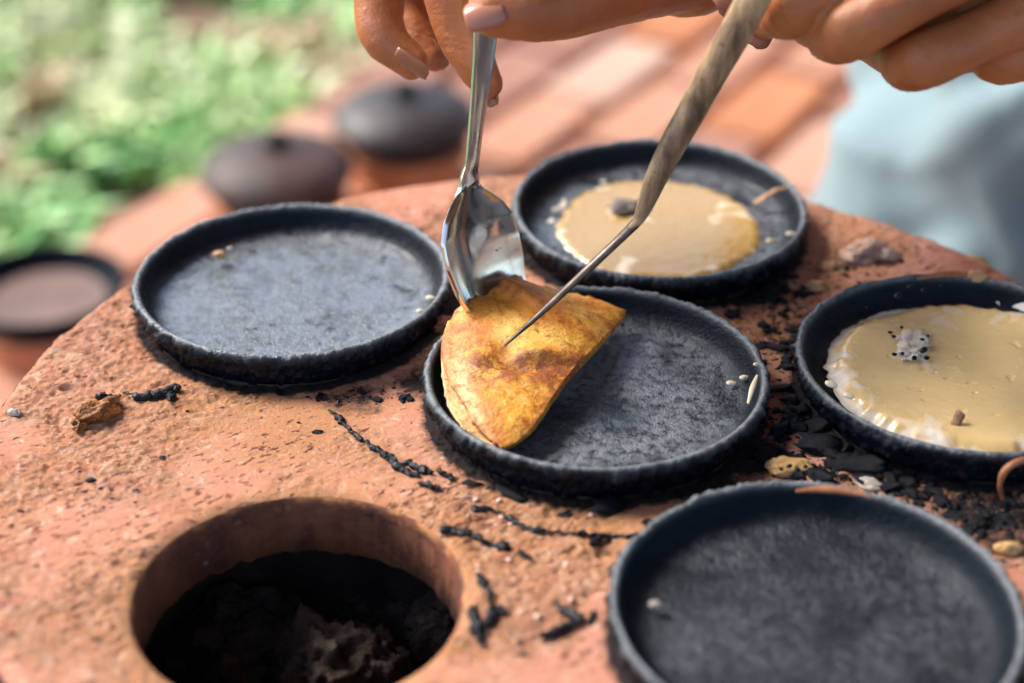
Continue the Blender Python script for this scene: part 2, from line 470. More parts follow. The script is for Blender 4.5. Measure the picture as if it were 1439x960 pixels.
def build_shade_canopy():
    # unseen tin awning added to block sky light; eave above the patio edge
    TIN = mat_simple('rusty_tin', (.10, .07, .055), (.20, .14, .11), 8, .6, .3, .002)
    WOODP = mat_simple('post_wood', (.10, .06, .035), (.18, .11, .07), 20, .8, .4, .002)
    h0, h1, W0, W1, D = 1.62, 1.95, -1.6, 3.2, 3.4
    root = empty('unseen_shade_awning', (*EA, 0)); tag(root, 'unseen corrugated tin awning added to shade the stove and darken pan reflections', 'awning')
    off = np.array([*EA, 0])
    u = np.linspace(W0, W1, 260); v = np.linspace(-.02, D, 6)
    U, Vv = np.meshgrid(u, v, indexing='ij')
    P = EA + U[..., None] * ED + Vv[..., None] * EN
    z = h0 + (h1 - h0) * Vv / D + .012 * np.sin(U * 2 * np.pi / .076)
    o = link('sheet', mesh_np('sheet', np.concatenate([P, z[..., None]], -1).reshape(-1, 3) - off, grid_faces(260, 6)), TIN, root)
    m = o.modifiers.new('t', 'SOLIDIFY'); m.thickness = .002
    for a in (W0 + .1, W1 - .1):
        for d in (.1, D - .1):
            q = EA + a * ED + d * EN
            Vp, Fp = tube_np(np.array([[*q, .0], [*q, h0 + (h1 - h0) * d / D - .015]]) - off, [.035, .032], 12, 8)
            link('post', pymesh('post', Vp, Fp), WOODP, root)
build_shade_canopy()

# ------------------------------------------------------------------ the clay stove
SXY = np.array([0.0212, 0.4266]); SR = 0.1785
PANS = {'middle': (.0244, .4450), 'left': (-.0699, .5015), 'rear': (.0503, .5504), 'right': (.1344, .4521), 'front': (.0737, .3407)}
HXY = np.array([-.0544, .3590]); HR = .0426; PHR = .0462
def top_height(x, y):
    """relief of the clay top (metres) at stove-top coordinates"""
    r = np.hypot(x - SXY[0], y - SXY[1])
    rough = sstep(.42, .62, fbm2(x * 26 + 3, y * 26, 3, 4))
    h = .0012 * (fbm2(x * 45, y * 45, 3, 1) - .5)
    c, s = math.cos(.5), math.sin(.5)
    u, v = (x * c + y * s), (-x * s + y * c)
    q = fbm2(u * 130, v * 230, 5, 31) * 7
    h = h + .00040 * (np.floor(q) + sstep(.8, 1.0, q - np.floor(q)) - 3.5) * (.12 + .7 * rough)
    h = h - .0010 * (np.abs(fbm2(u * 300, v * 520, 3, 8) - .5) * 2) ** .7 * (.06 + .7 * rough) + .0011 * (fbm2(u * 620, v * 900, 2, 18) - .5) * (.2 + .8 * rough)
    pit = noise2(x * 260 + 7, y * 330, 77)
    h = h - .0009 * sstep(.80, .93, pit) * sstep(.45, .6, fbm2(x * 30 + 9, y * 30, 2, 66))
    h = h - .012 * np.clip((r - (SR - .010)) / .010, 0, 1) ** 3 * (.55 + .9 * fbm2(x * 120, y * 120, 2, 3))
    d = np.hypot(x - HXY[0], y - HXY[1]) - HR
    k = np.clip(1 - d / .0045, 0, 1)
    h = h * (1 - .75 * sstep(0, 1, k)) - .0014 * k ** 2.2
    return h
def snapc(x, y, c, rad):
    a = np.arctan2(y - c[1], x - c[0]); return c[0] + rad * np.cos(a), c[1] + rad * np.sin(a)
def build_stove():
    st = empty('clay_stove', (SXY[0], SXY[1], 0))
    tag(st, 'round terracotta clay stove with five black pans on its pitted top', 'stove')
    off = np.array([SXY[0], SXY[1], 0])
    s = .00052
    n = int(2 * SR / s) + 3
    x = SXY[0] - SR - s + np.arange(n) * s; y = SXY[1] - SR - s + np.arange(n) * s
    X, Y = np.meshgrid(x, y, indexing='ij')
    cx = X[:-1, :-1] + s / 2; cy = Y[:-1, :-1] + s / 2
    ok = np.hypot(cx - SXY[0], cy - SXY[1]) < SR
    holes = [(np.array(p), PHR) for p in PANS.values()] + [(HXY, HR)]
    for c, rad in holes: ok &= np.hypot(cx - c[0], cy - c[1]) > rad
    F = grid_faces(n, n)[ok.ravel()][:, ::-1]
    cnt = np.bincount(F.ravel(), minlength=n * n)
    xx, yy = X.ravel().copy(), Y.ravel().copy()
    b = (cnt > 0) & (cnt < 4)
    for c, rad in holes + [(SXY, SR)]:
        k = b & (np.abs(np.hypot(xx - c[0], yy - c[1]) - rad) < 2.2 * s)
        xx[k], yy[k] = snapc(xx[k], yy[k], c, rad)
    used = cnt > 0
    idx = np.cumsum(used) - 1
    xx, yy = xx[used], yy[used]; F = idx[F]
    z = T + top_height(xx, yy)
    # soot stains: round the pans on the right, along the edge; ochre round the open hole
    soot = np.zeros(len(xx)); ochre = np.zeros(len(xx))
    for nm, p in PANS.items():
        d = np.hypot(xx - p[0], yy - p[1]) - .048
        soot = np.maximum(soot, np.exp(-np.clip(d, 0, 1) / (.0035 if nm == 'left' else .0042)) * .80)
    for px_, py_, sg, a in ((1130, 420, .012, .35), (1140, 600, .012, .22), (1180, 665, .012, .30), (1290, 690, .014, .36), (1390, 720, .018, .5), (1060, 640, .009, .7), (1040, 400, .012, .75),
                            (600, 540, .010, .55), (640, 440, .016, .6), (820, 690, .008, .45), (1000, 690, .010, .6), (500, 560, .012, .45)):
        p = onz(px_, py_, -.012); soot = np.maximum(soot, a * np.exp(-((xx - p[0]) ** 2 + (yy - p[1]) ** 2) / (2 * sg * sg)))
    r = np.hypot(xx - SXY[0], yy - SXY[1])
    soot = np.maximum(soot, sstep(SR - .0075, SR - .001, r) * .85)
    d = np.hypot(xx - HXY[0], yy - HXY[1]) - HR
    ochre = np.exp(-np.clip(d, 0, 1) / .012)
    d_hole = d
    for px_, py_, sg in ((330, 560, .02), (760, 700, .014), (860, 740, .012), (1110, 480, .012), (420, 620, .018)):
        p = onz(px_, py_, -.012); ochre = np.maximum(ochre, .9 * np.exp(-((xx - p[0]) ** 2 + (yy - p[1]) ** 2) / (2 * sg * sg)))
    me = mesh_np('top_slab', np.stack([xx, yy, z], -1) - off, F, True, {'soot': soot, 'ochre': ochre, 'rough': np.clip(sstep(.42, .60, fbm2(xx * 26 + 3, yy * 26, 3, 4)) + .8 * ochre * sstep(.006, .014, d_hole), 0, 1)})
    link('top_slab', me, CLAY, st)
    # the clay wall of the body, slightly waisted
    prof = [(SR - .0002, T - .010), (SR + .0015, T - .013), (SR + .001, T - .05), (SR - .012, T - .14), (SR - .03, .10), (SR - .035, .04), (SR - .02, .012), (SR - .025, .0)]
    V, Fq, _ = lathe_np(prof, 360, 90)
    V[:, :2] *= 1
    nn = (fbm3(V * 60, 3, 2) - .5) * .004
    rr = np.hypot(V[:, 0], V[:, 1]); V[:, :2] *= (1 + nn / rr)[:, None]
    link('body_wall', mesh_np('body_wall', V, Fq, True, {'soot': .5 * sstep(T - .06, T - .01, V[:, 2]), 'ochre': 0 * rr}), CLAY, st)
    # lip of the open fire hole: the clay turns down and in, then breaks off
    th = np.linspace(0, 2 * np.pi, 420, endpoint=False)
    rows = []
    pr = [(0, 0, 0), (.0006, .0012, .15), (.0011, .0030, .5), (.0015, .0055, 1), (.0018, .0085, 1), (.0022, .0118, 1), (.0020, .0150, 1), (.0020, .0182, 1), (.0013, .0202, 1), (-.002, .0210, 1), (-.008, .0210, 1), (-.020, .022, 1)]
    pr = resample(pr, 46)
    x0 = HXY[0] + HR * np.cos(th); y0 = HXY[1] + HR * np.sin(th); h0 = top_height(x0, y0)
    for k, (din, dz, a) in enumerate(pr):
        rad = HR - din
        zz = T - dz + h0 * (1 - min(1, dz / .006))
        Q = np.stack([x0, y0, np.full_like(x0, dz)], -1)
        wob = (fbm3(Q * np.array([90, 90, 160]), 3, 5) - .5) * .0022 * a + (fbm3(Q * 520, 3, 15) - .5) * .0006 * a
        low = sstep(.014, .0205, dz)
        wz = (fbm2(np.cos(th) * 14 + 5, np.sin(th) * 14, 3, 6) - .5) * .003 * low
        rows.append(np.stack([HXY[0] + (rad + wob) * np.cos(th), HXY[1] + (rad + wob) * np.sin(th), zz + wz], -1))
    V = np.vstack(rows)
    dzv = T - V[:, 2]; th_all = np.tile(th, len(rows))
    link('hole_lip', mesh_np('hole_lip', V - off, grid_faces(len(rows), 420, True)[:, ::-1], True,
         {'soot': np.zeros(len(V)), 'ochre': 1.0 * (1 - sstep(.0006, .0030, dzv + (fbm2(th_all * 9, dzv * 260, 4, 4) - .5) * .004)) + .22 * np.exp(-((dzv - .0192) / .0022) ** 2)}), None, st).data.materials.append(HOLE_LIP)
    # fire pit below it
    V, Fq, _ = lathe_np([(.062, -.016), (.064, -.03), (.068, -.07), (.062, -.105), (.03, -.112), (0, -.112)], 160, 50)
    nn = fbm3(np.c_[np.arctan2(V[:, 1], V[:, 0]) * 6, V[:, 2] * 30, V[:, 0] * 10], 4, 3) - .5
    V[:, :2] *= (1 + nn * .16)[:, None]
    V += np.array([HXY[0] - SXY[0], HXY[1] - SXY[1], T])
    link('fire_pit', mesh_np('fire_pit', V, Fq[:, ::-1], True), PIT, st)
    for nm, p in PANS.items():
        V, Fq, _ = lathe_np([(PHR, .0004), (PHR - .0005, -.004), (PHR - .001, -.014), (PHR - .001, -.03), (0, -.031)], 128, 20)
        V += np.array([p[0] - SXY[0], p[1] - SXY[1], T])
        link('pan_hole', mesh_np('pan_hole', V, Fq[:, ::-1], True), PIT, st)
HOLE_LIP = mat_clay_lip = None
def mat_lip():
    m = M('lip_clay', Roughness=.85); m.set('Specular_IOR_Level', .25)
    c = m.ramp(m.noise(50, 5, .65), [(.3, (.15, .050, .028)), (.7, (.25, .088, .046))])
    c = m.mix(m.attr('ochre'), c, (.55, .25, .10))
    c = m.mix(m.ramp(m.noise(75, 5, .7, .5), [(.46, 0.0), (.68, .85)]), c, (.055, .025, .02))
    c = m.mix(m.ramp(m.noise(330, 3), [(.62, 0.0), (.8, .6)]), c, (.36, .17, .10))
    m.set('Base_Color', c); m.bump(m.noise(600, 4, .7), .5, .0006)
    return m.m
HOLE_LIP = mat_lip()
PIT = mat_simple('sooty_pit', (.012, .011, .012), (.07, .045, .035), 60, .9, .7, .003)
build_stove()

def rock_mesh(name, seed, sx, sy, sz, rough=.35, sub=3, freq=2.2, ridge=False):
    bm = bmesh.new(); bmesh.ops.create_icosphere(bm, subdivisions=sub, radius=1)
    V = np.array([v.co[:] for v in bm.verts])
    n = fbm3(V * freq + seed * 3.1, 3, seed) - .5
    if ridge: n = n - .5 * np.abs(fbm3(V * freq * 2.4 + seed, 2, seed + 5) - .5)
    V = V * (1 + rough * 2 * n)[:, None] * np.array([sx, sy, sz])
    for v, c in zip(bm.verts, V): v.co = c
    me = bpy.data.meshes.new(name); bm.to_mesh(me); bm.free()
    me.polygons.foreach_set('use_smooth', [True] * len(me.polygons))
    return me
# charcoal lumps inside the fire pit
ASH = mat_simple('ashy_charcoal', (.014, .011, .010), (.095, .058, .042), 130, .9, .8, .002)
lumps = [(345, 895, -.052, .017), (455, 945, -.046, .019), (520, 955, -.050, .015), (285, 925, -.062, .014), (400, 870, -.066, .012), (620, 880, -.045, .011), (500, 835, -.060, .012),
         (560, 900, -.068, .014), (410, 925, -.066, .012), (330, 960, -.056, .013), (390, 830, -.055, .009), (245, 960, -.064, .011)]
lump_labels = ['large cracked charcoal lump left of centre in the open fire hole', 'pale ashy charcoal lump nearest the front of the open fire hole', 'grey ridged charcoal lump right of the pale ashy one', 'dark low charcoal lump by the left wall of the fire hole',
               'small charcoal lump behind the large cracked lump', 'grey charcoal lump under the right lip of the fire hole', 'dim charcoal lump at the back of the fire pit', 'deep dark charcoal lump in the right half of the fire pit',
               'charcoal lump between the cracked and the pale lumps', 'charcoal lump at the front left of the fire hole', 'small brown charcoal lump high on the back of the pit', 'leftmost charcoal lump at the frame edge in the pit']
for i, (a, b, z, s) in enumerate(lumps):
    p = onz(a, b, z - (.017 if i in (1, 2) else .014))
    me = rock_mesh('charcoal_lump', 40 + i, s, s * .85, s * .8, .55, 5, 2.0, True)
    o = link('charcoal_lump', me, ASH, None, p); o.rotation_euler = (i, i * .7, i * 1.9)
    tag(o, lump_labels[i], 'charcoal', 'charcoal lumps in the open fire hole')

# ------------------------------------------------------------------ the five pans
PAN_TILT = {'middle': (0, 0), 'left': (-.006, 0), 'rear': (.018, 0), 'right': (0, 0), 'front': (0, 0)}
PAN_LABEL = {'middle': 'black clay pan in the middle of the stove under the folded crepe', 'left': 'empty black clay pan with a glossy oily floor near the stove edge',
             'rear': 'black clay pan at the back holding thin yellowish batter', 'right': 'black clay pan holding thick cream batter with black seeds',
             'front': 'empty dark pan nearest the camera with an orange burnt streak inside its rim'}
def pan_floor_z(r):          # relative to rim plane
    return np.interp(r, [0, .032, .040, .0436, .0453, .0473], [-.0090, -.0088, -.0085, -.0076, -.0062, -.0022])
def build_pan(nm, i):
    c = PANS[nm]
    prof = [(0, -.019), (.02, -.019), (.034, -.0185), (.041, -.0165), (.0445, -.0135), (.0468, -.0105), (.0485, -.0075), (.0497, -.0045), (.0503, -.0022), (.0502, -.0008), (.0497, 0.0001), (.0490, 0.0003), (.0483, -.0001),
            (.0478, -.0010), (.0473, -.0022), (.0464, -.0044), (.0453, -.0062), (.0436, -.0076), (.040, -.0085), (.032, -.0088), (.02, -.0089), (.01, -.0090), (0, -.0090)]
    V, Fq, P = lathe_np(prof, 520, 110)
    rr = np.hypot(V[:, 0], V[:, 1]); k = np.repeat(np.arange(len(P)), 520)
    s = k / (len(P) - 1)
    top = k[np.argmax(V[:, 2])]
    isout = (k <= top)
    outer = np.where(isout, sstep(.040, .046, rr), 0)
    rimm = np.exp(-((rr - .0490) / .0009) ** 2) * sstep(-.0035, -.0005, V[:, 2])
    inner = np.where(~isout, 1.0, 0)
    A = V * 1.0
    n1 = fbm3(A * 240 + i * 9, 3, i) - .5; n2 = fbm3(A * 900 + i, 2, i + 50) - .5; n0 = fbm3(A * 55 + i * 5, 2, i + 7) - .5
    crust = outer * sstep(.0004, -.0020, V[:, 2])
    d = crust * (n1 * .0026 + n2 * .0026 + np.clip(n1, 0, 1) * .0020) + rimm * (n1 * .0008 + n2 * .0013)
    th = np.arctan2(V[:, 1], V[:, 0])
    d = d + outer * n0 * .0007
    V[:, :2] *= (1 + d / np.maximum(rr, .004))[:, None]
    V[:, 2] += rimm * (n0 * .0010 + n1 * .0010 + n2 * .0010)
    fl = inner * sstep(.0475, .042, rr)
    V[:, 2] += fl * (n0 * .0009 + n1 * .00035 + n2 * .00012)
    V[:, :2] *= (1 + .006 * (noise2(np.cos(th) * 1.6 + i * 4, np.sin(th) * 1.6, i) - .5))[:, None]
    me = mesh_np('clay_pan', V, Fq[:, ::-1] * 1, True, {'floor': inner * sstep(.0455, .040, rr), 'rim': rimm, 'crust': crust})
    gl, rs, ct, cv = {'middle': (.36, 1.0, .3, .05), 'left': (.20, 1.0, 1.0, .15), 'rear': (.28, .9, .6, .05), 'right': (.36, .5, .2, 0), 'front': (.44, .24, .08, -.03)}[nm]
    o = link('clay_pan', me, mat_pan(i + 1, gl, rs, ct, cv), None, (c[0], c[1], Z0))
    o.rotation_euler = (PAN_TILT[nm][0], PAN_TILT[nm][1], 0)
    tag(o, PAN_LABEL[nm], 'pan', 'black clay pans on the stove')
    return o
for i, nm in enumerate(PANS): build_pan(nm, i)

# ------------------------------------------------------------------ batter in two pans
def build_batter(nm, dx, dy, rad, mid, edge, seed, zlev, label, wob=.12, hump=.0012, thr=(.35, .60)):
    c = PANS[nm]
    nr, na = 90, 260
    rr = np.linspace(.002, 1, nr); th = np.linspace(0, 2 * np.pi, na, endpoint=False)
    Rr, TH = np.meshgrid(rr, th, indexing='ij')
    w = 1 + wob * (fbm2(np.cos(TH) * 2.2 + seed, np.sin(TH) * 2.2, 3, seed) - .5) * 2 + .05 * (noise2(np.cos(TH) * 16, np.sin(TH) * 16, seed) - .5)
    x = dx + rad * w * Rr * np.cos(TH); y = dy + rad * w * Rr * np.sin(TH)
    lump = fbm2(x * 45 + seed, y * 45, 2, seed + 3) - .5 - .10 * sstep(.86, .95, noise2(x * 330 + seed, y * 330, seed + 9))
    fine = fbm2(x * 420 + seed, y * 420, 2, seed + 4) - .5
    z = zlev + hump * lump * 2 + .00012 * fine - .0034 * sstep(.80, 1.0, Rr) ** 1.6 + .0002 * np.exp(-((Rr - .9) / .06) ** 2)
    r0 = np.hypot(x, y)
    z = np.maximum(z, pan_floor_z(r0) - .0002)
    e = .55 * sstep(.62, .92, Rr) + 1.1 * sstep(.90, .965, Rr + .05 * (noise2(np.cos(TH) * 14, np.sin(TH) * 14, seed) - .5))
    me = mesh_np('batter', np.stack([x, y, z], -1).reshape(-1, 3), grid_faces(nr, na, True), True, {'edge': e.ravel()})
    o = link('batter', me, mat_batter('batter', mid, edge, thr), None, (c[0], c[1], Z0))
    o.rotation_euler = (PAN_TILT[nm][0], 0, 0)
    tag(o, label, 'batter')
    return o
build_batter('rear', -.0005, -.0015, .0388, (.45, .285, .09), (.80, .70, .52), 3, -.0078, 'thin yellow batter with a white frothy edge in the back pan', .06, .0004, (.36, .60))
build_batter('right', .0026, .0008, .0434, (.80, .57, .26), (.87, .78, .66), 8, -.0050, 'thick cream batter speckled with black seeds in the right pan', .016, .0019, (.33, .62))

# ------------------------------------------------------------------ folded crepe
def build_crepe():
    arc = [(703, 629, -4), (672, 612, -3.5), (645, 592, -2.2), (628, 560, -1.2), (621, 520, 0), (620, 485, 1.5), (630, 455, 4), (655, 424, 7.5), (690, 407, 9.5), (711, 404, 10), (719, 391, 10.5), (740, 396, 8.5), (770, 404, 5), (810, 415, 2), (850, 425, 0), (879, 436, -2.5)]
    fold = [(704, 630, -4), (725, 620, -3), (748, 598, -1), (775, 556, 1), (800, 522, 2), (830, 490, 2), (858, 462, 0), (879, 440, -2.5)]
    NS, NT = 200, 70
    A = resample([onz(a, b, z / 1000) for a, b, z in arc], NS); Fo = resample([onz(a, b, z / 1000) for a, b, z in fold], NS)
    s = np.linspace(0, 1, NS)
    win = np.sin(np.pi * np.clip(s, .0, 1)) ** .55
    rho = .0012 * win + .0003
    rows = []; par = []
    dd = (Fo - A); dd[:, 2] = 0; dd /= np.maximum(np.linalg.norm(dd, axis=1), 1e-6)[:, None]
    inset = .0040 * np.exp(-((s - .17) / .11) ** 2)
    Alow = A.copy(); A = A + dd * inset[:, None] + np.array([0, 0, .0016]) * (inset / .004)[:, None]
    for t in np.linspace(0, 1, NT):              # upper layer, arc -> fold
        v = t ** .92
        P = A + (Fo - A) * v
        bul = .0027 * win * (np.sin(np.pi * min(v * .92 + .06, 1)) ** .8)
        P = P + np.array([0, 0, 1]) * bul[:, None]
        rows.append(P); par.append((np.full(NS, v), s, np.zeros(NS)))
    d = (Fo - A); d[:, 2] = 0; d /= np.maximum(np.linalg.norm(d, axis=1), 1e-6)[:, None]
    base = rows[-1]
    for a in np.linspace(0, math.pi, 12)[1:-1]:  # round nose of the fold
        P = base + d * (np.sin(a) * rho * .6)[:, None] + np.array([0, 0, -1]) * ((1 - math.cos(a)) * rho)[:, None]
        rows.append(P); par.append((np.full(NS, 1.0), s, np.full(NS, .3)))
    outw = np.exp(-((s - .17) / .14) ** 2) * .0030
    for t in np.linspace(0, 1, 40):              # lower layer, fold -> arc, reaching out paler at the lower left
        v = 1 - t
        Fb = base + np.array([0, 0, -2]) * rho[:, None]
        Ab = Alow + np.array([0, 0, -1]) * (.0006 + .0012 * win)[:, None]
        P = Ab + (Fb - Ab) * v
        P = P - np.array([0, 0, 1]) * (.0014 * win * math.sin(math.pi * v))[:, None]
        rows.append(P); par.append((np.full(NS, v), s, np.full(NS, 1.0)))
    V = np.vstack(rows); v = np.concatenate([p[0] for p in par]); ss = np.concatenate([p[1] for p in par]); low = np.concatenate([p[2] for p in par])
    up = (low == 0)
    q0 = onz(712, 484, .007)[:2]; q1 = onz(745, 502, .006)[:2]; q2 = onz(722, 440, .008)[:2]
    dxy = lambda q: V[:, :2] - q
    # dent under the knife point, a crease below it, a pleat rising to the peak
    V[:, 2] += np.where(up, -.0024 * np.exp(-(dxy(q0) ** 2).sum(1) / (2 * .0038 ** 2)), 0)
    e = dxy(q1); V[:, 2] += np.where(up, -.0020 * np.exp(-(e[:, 0] / .010) ** 2 - (e[:, 1] / .0026) ** 2), 0)
    V[:, 2] += np.where(up, .0016 * np.exp(-(e[:, 0] / .011) ** 2 - ((e[:, 1] - .0048) / .0028) ** 2), 0)
    pl = np.exp(-((ss - .655) / .022) ** 2) * (1 - sstep(.15, .6, v))
    V[:, 2] += np.where(up, .0022 * pl, 0)
    pl2 = np.exp(-((ss - .60) / .03) ** 2) * (1 - sstep(.1, .5, v)); V[:, 2] -= np.where(up, .0016 * pl2, 0)
    n1 = fbm2(V[:, 0] * 110, V[:, 1] * 110, 3, 3) - .5; n2 = fbm2(V[:, 0] * 420, V[:, 1] * 420, 3, 13) - .5
    V[:, 2] += n1 * .0013 + n2 * .0005
    edge = np.exp(-v / .022)
    wav = (noise2(ss * 55, 0 * ss + low * 3, 6) - .5)
    V[:, 2] += edge * wav * .0014
    brown = np.clip(1.0 * np.exp(-(dxy(onz(750, 505, .006)[:2]) ** 2 / (2 * np.array([.011, .006]) ** 2)).sum(1)) + .6 * np.exp(-((v - 1.0) / .10) ** 2)
                    + .75 * np.exp(-(dxy(onz(668, 505, .006)[:2]) ** 2 / (2 * np.array([.008, .010]) ** 2)).sum(1)) + 1.2 * edge * (low < .5) * sstep(.25, .5, noise2(ss * 26, 0 * ss, 2)) + .5 * pl, 0, 1)
    pale = np.clip(np.exp(-((v - .13) / .09) ** 2) * np.exp(-((ss - .20) / .17) ** 2) * 1.0 + (low > .5) * .9 * np.exp(-v / .3), 0, 1)
    yolk = np.clip(1.2 * np.exp(-(dxy(onz(722, 458, .008)[:2]) ** 2 / (2 * np.array([.0028, .0042]) ** 2)).sum(1)) + 1.0 * np.exp(-(dxy(onz(768, 462, .008)[:2]) ** 2 / (2 * np.array([.0042, .0030]) ** 2)).sum(1)), 0, .9) * up
    c0 = V.mean(0)
    me = mesh_np('folded_crepe', V - c0, grid_faces(len(rows), NS)[:, ::-1], True, {'brown': brown, 'pale': pale, 'yolk': yolk})
    o = link('folded_crepe', me, CREPE, None, c0)
    m = o.modifiers.new('thick', 'SOLIDIFY'); m.thickness = .0008; m.offset = -1
    tag(o, 'golden brown crepe folded in half, lifted on the spoon in the middle pan', 'crepe')
build_crepe()

# ------------------------------------------------------------------ spoon
def build_spoon():
    tip = onz(712, 474, -.002)
    y0 = tip[1] + .006
    C = [tip, ony(697, 432, y0 + .004), ony(671, 345, y0 + .0085), ony(659, 262, y0 + .0115), ony(663, 225, y0 + .013), ony(669, 170, y0 + .0155), ony(677, 100, y0 + .018), ony(683, 30, y0 + .021), ony(690, -50, y0 + .024), ony(697, -120, y0 + .026)]
    n = 150
    A = resample(C, n)
    L = np.r_[0, np.cumsum(np.linalg.norm(np.diff(A, axis=0), axis=1))]
    bl = L[np.argmin(np.linalg.norm(A - C[3], axis=1))]
    tg = np.gradient(A, axis=0); tg /= np.linalg.norm(tg, axis=1)[:, None]
    toc = np.array([0, -CP, SP]); rt = np.array([1., 0, 0])
    ang = R(45)
    Wd0 = math.cos(ang) * rt - math.sin(ang) * toc
    nu = 25; u = np.linspace(-1, 1, nu)
    V = []
    for p, t, l in zip(A, tg, L):
        W_ = Wd0 - t * np.dot(Wd0, t); W_ /= np.linalg.norm(W_)
        N = np.cross(t, W_); N = N if np.dot(N, toc) > 0 else -N
        q = l / bl
        if q < 1.0:
            hw = float(np.interp(q, [0, .02, .06, .15, .3, .45, .6, .74, .84, .91, .96, 1.0], [.0004, .004, .0068, .0102, .0135, .0150, .0155, .0146, .0118, .0082, .0052, .0036]))
            dep = .0052 * max(0, 1 - ((q - .5) / .52) ** 2)
            V.append(p + np.outer(u * hw, W_) + np.outer(-(1 - u ** 2) * dep + dep * .45, N))
        else:
            k = (l - bl) / (L[-1] - bl)
            hw = .0023 + .0030 * sstep(.08, .9, k) + .0013 * np.exp(-(k / .05) ** 2)
            V.append(p + np.outer(u * hw, W_) + np.outer(.0004 * (1 - u ** 2), N))
    V = np.array(V).reshape(-1, 3)
    me = mesh_np('spoon', V - tip, grid_faces(n, nu), True)
    o = link('spoon', me, STEEL, None, tip)
    m = o.modifiers.new('thick', 'SOLIDIFY'); m.thickness = .0014; m.offset = 0
    b = o.modifiers.new('b', 'BEVEL'); b.width = .0004; b.segments = 2; b.limit_method = 'ANGLE'
    tag(o, 'shiny steel spoon held upright with its bowl under the crepe edge', 'spoon')
build_spoon()

# ------------------------------------------------------------------ pointed turning knife
def build_knife():
    y0 = onz(710, 485, .0072)[1]
    root = empty('turning_knife', onz(710, 485, .0072))
    tag(root, 'thin pointed turning knife with a worn wooden handle touching the crepe', 'knife')
    off = np.array(root.location)
    pts = [ony(710, 485, y0), ony(760, 440, y0 + .003), ony(820, 384, y0 + .006), ony(870, 337, y0 + .009), ony(893, 314, y0 + .010)]
    V, F = tube_np(np.array(pts) - off, [.0004, .0011, .0014, .0015, .0018], 12, 40, .55)
    bl = M('dark_blade', Metallic=.85)
    bl.set('Base_Color', bl.ramp(bl.noise(250, 4), [(.3, (.025, .02, .018)), (.7, (.13, .10, .08))])); bl.set('Roughness', .34)
    link('blade', pymesh('blade', V, F), bl.m, root)
    pts = [ony(888, 319, y0 + .0098), ony(898, 308, y0 + .0102), ony(908, 285, y0 + .011), ony(921, 252, y0 + .012), ony(945, 205, y0 + .013), ony(985, 132, y0 + .014), ony(1030, 52, y0 + .014), ony(1066, -15, y0 + .013), ony(1110, -95, y0 + .011), ony(1150, -165, y0 + .01)]
    V, F = tube_np(np.array(pts) - off, [.0012, .0017, .0025, .0033, .0039, .0044, .0049, .0052, .0054, .005], 28, 110, .8)
    V = np.asarray(V); V = V + (fbm3(V * 160, 3, 4)[:, None] - .5) * .0008
    link('handle', pymesh('handle', V, F), HANDLE, root)
build_knife()

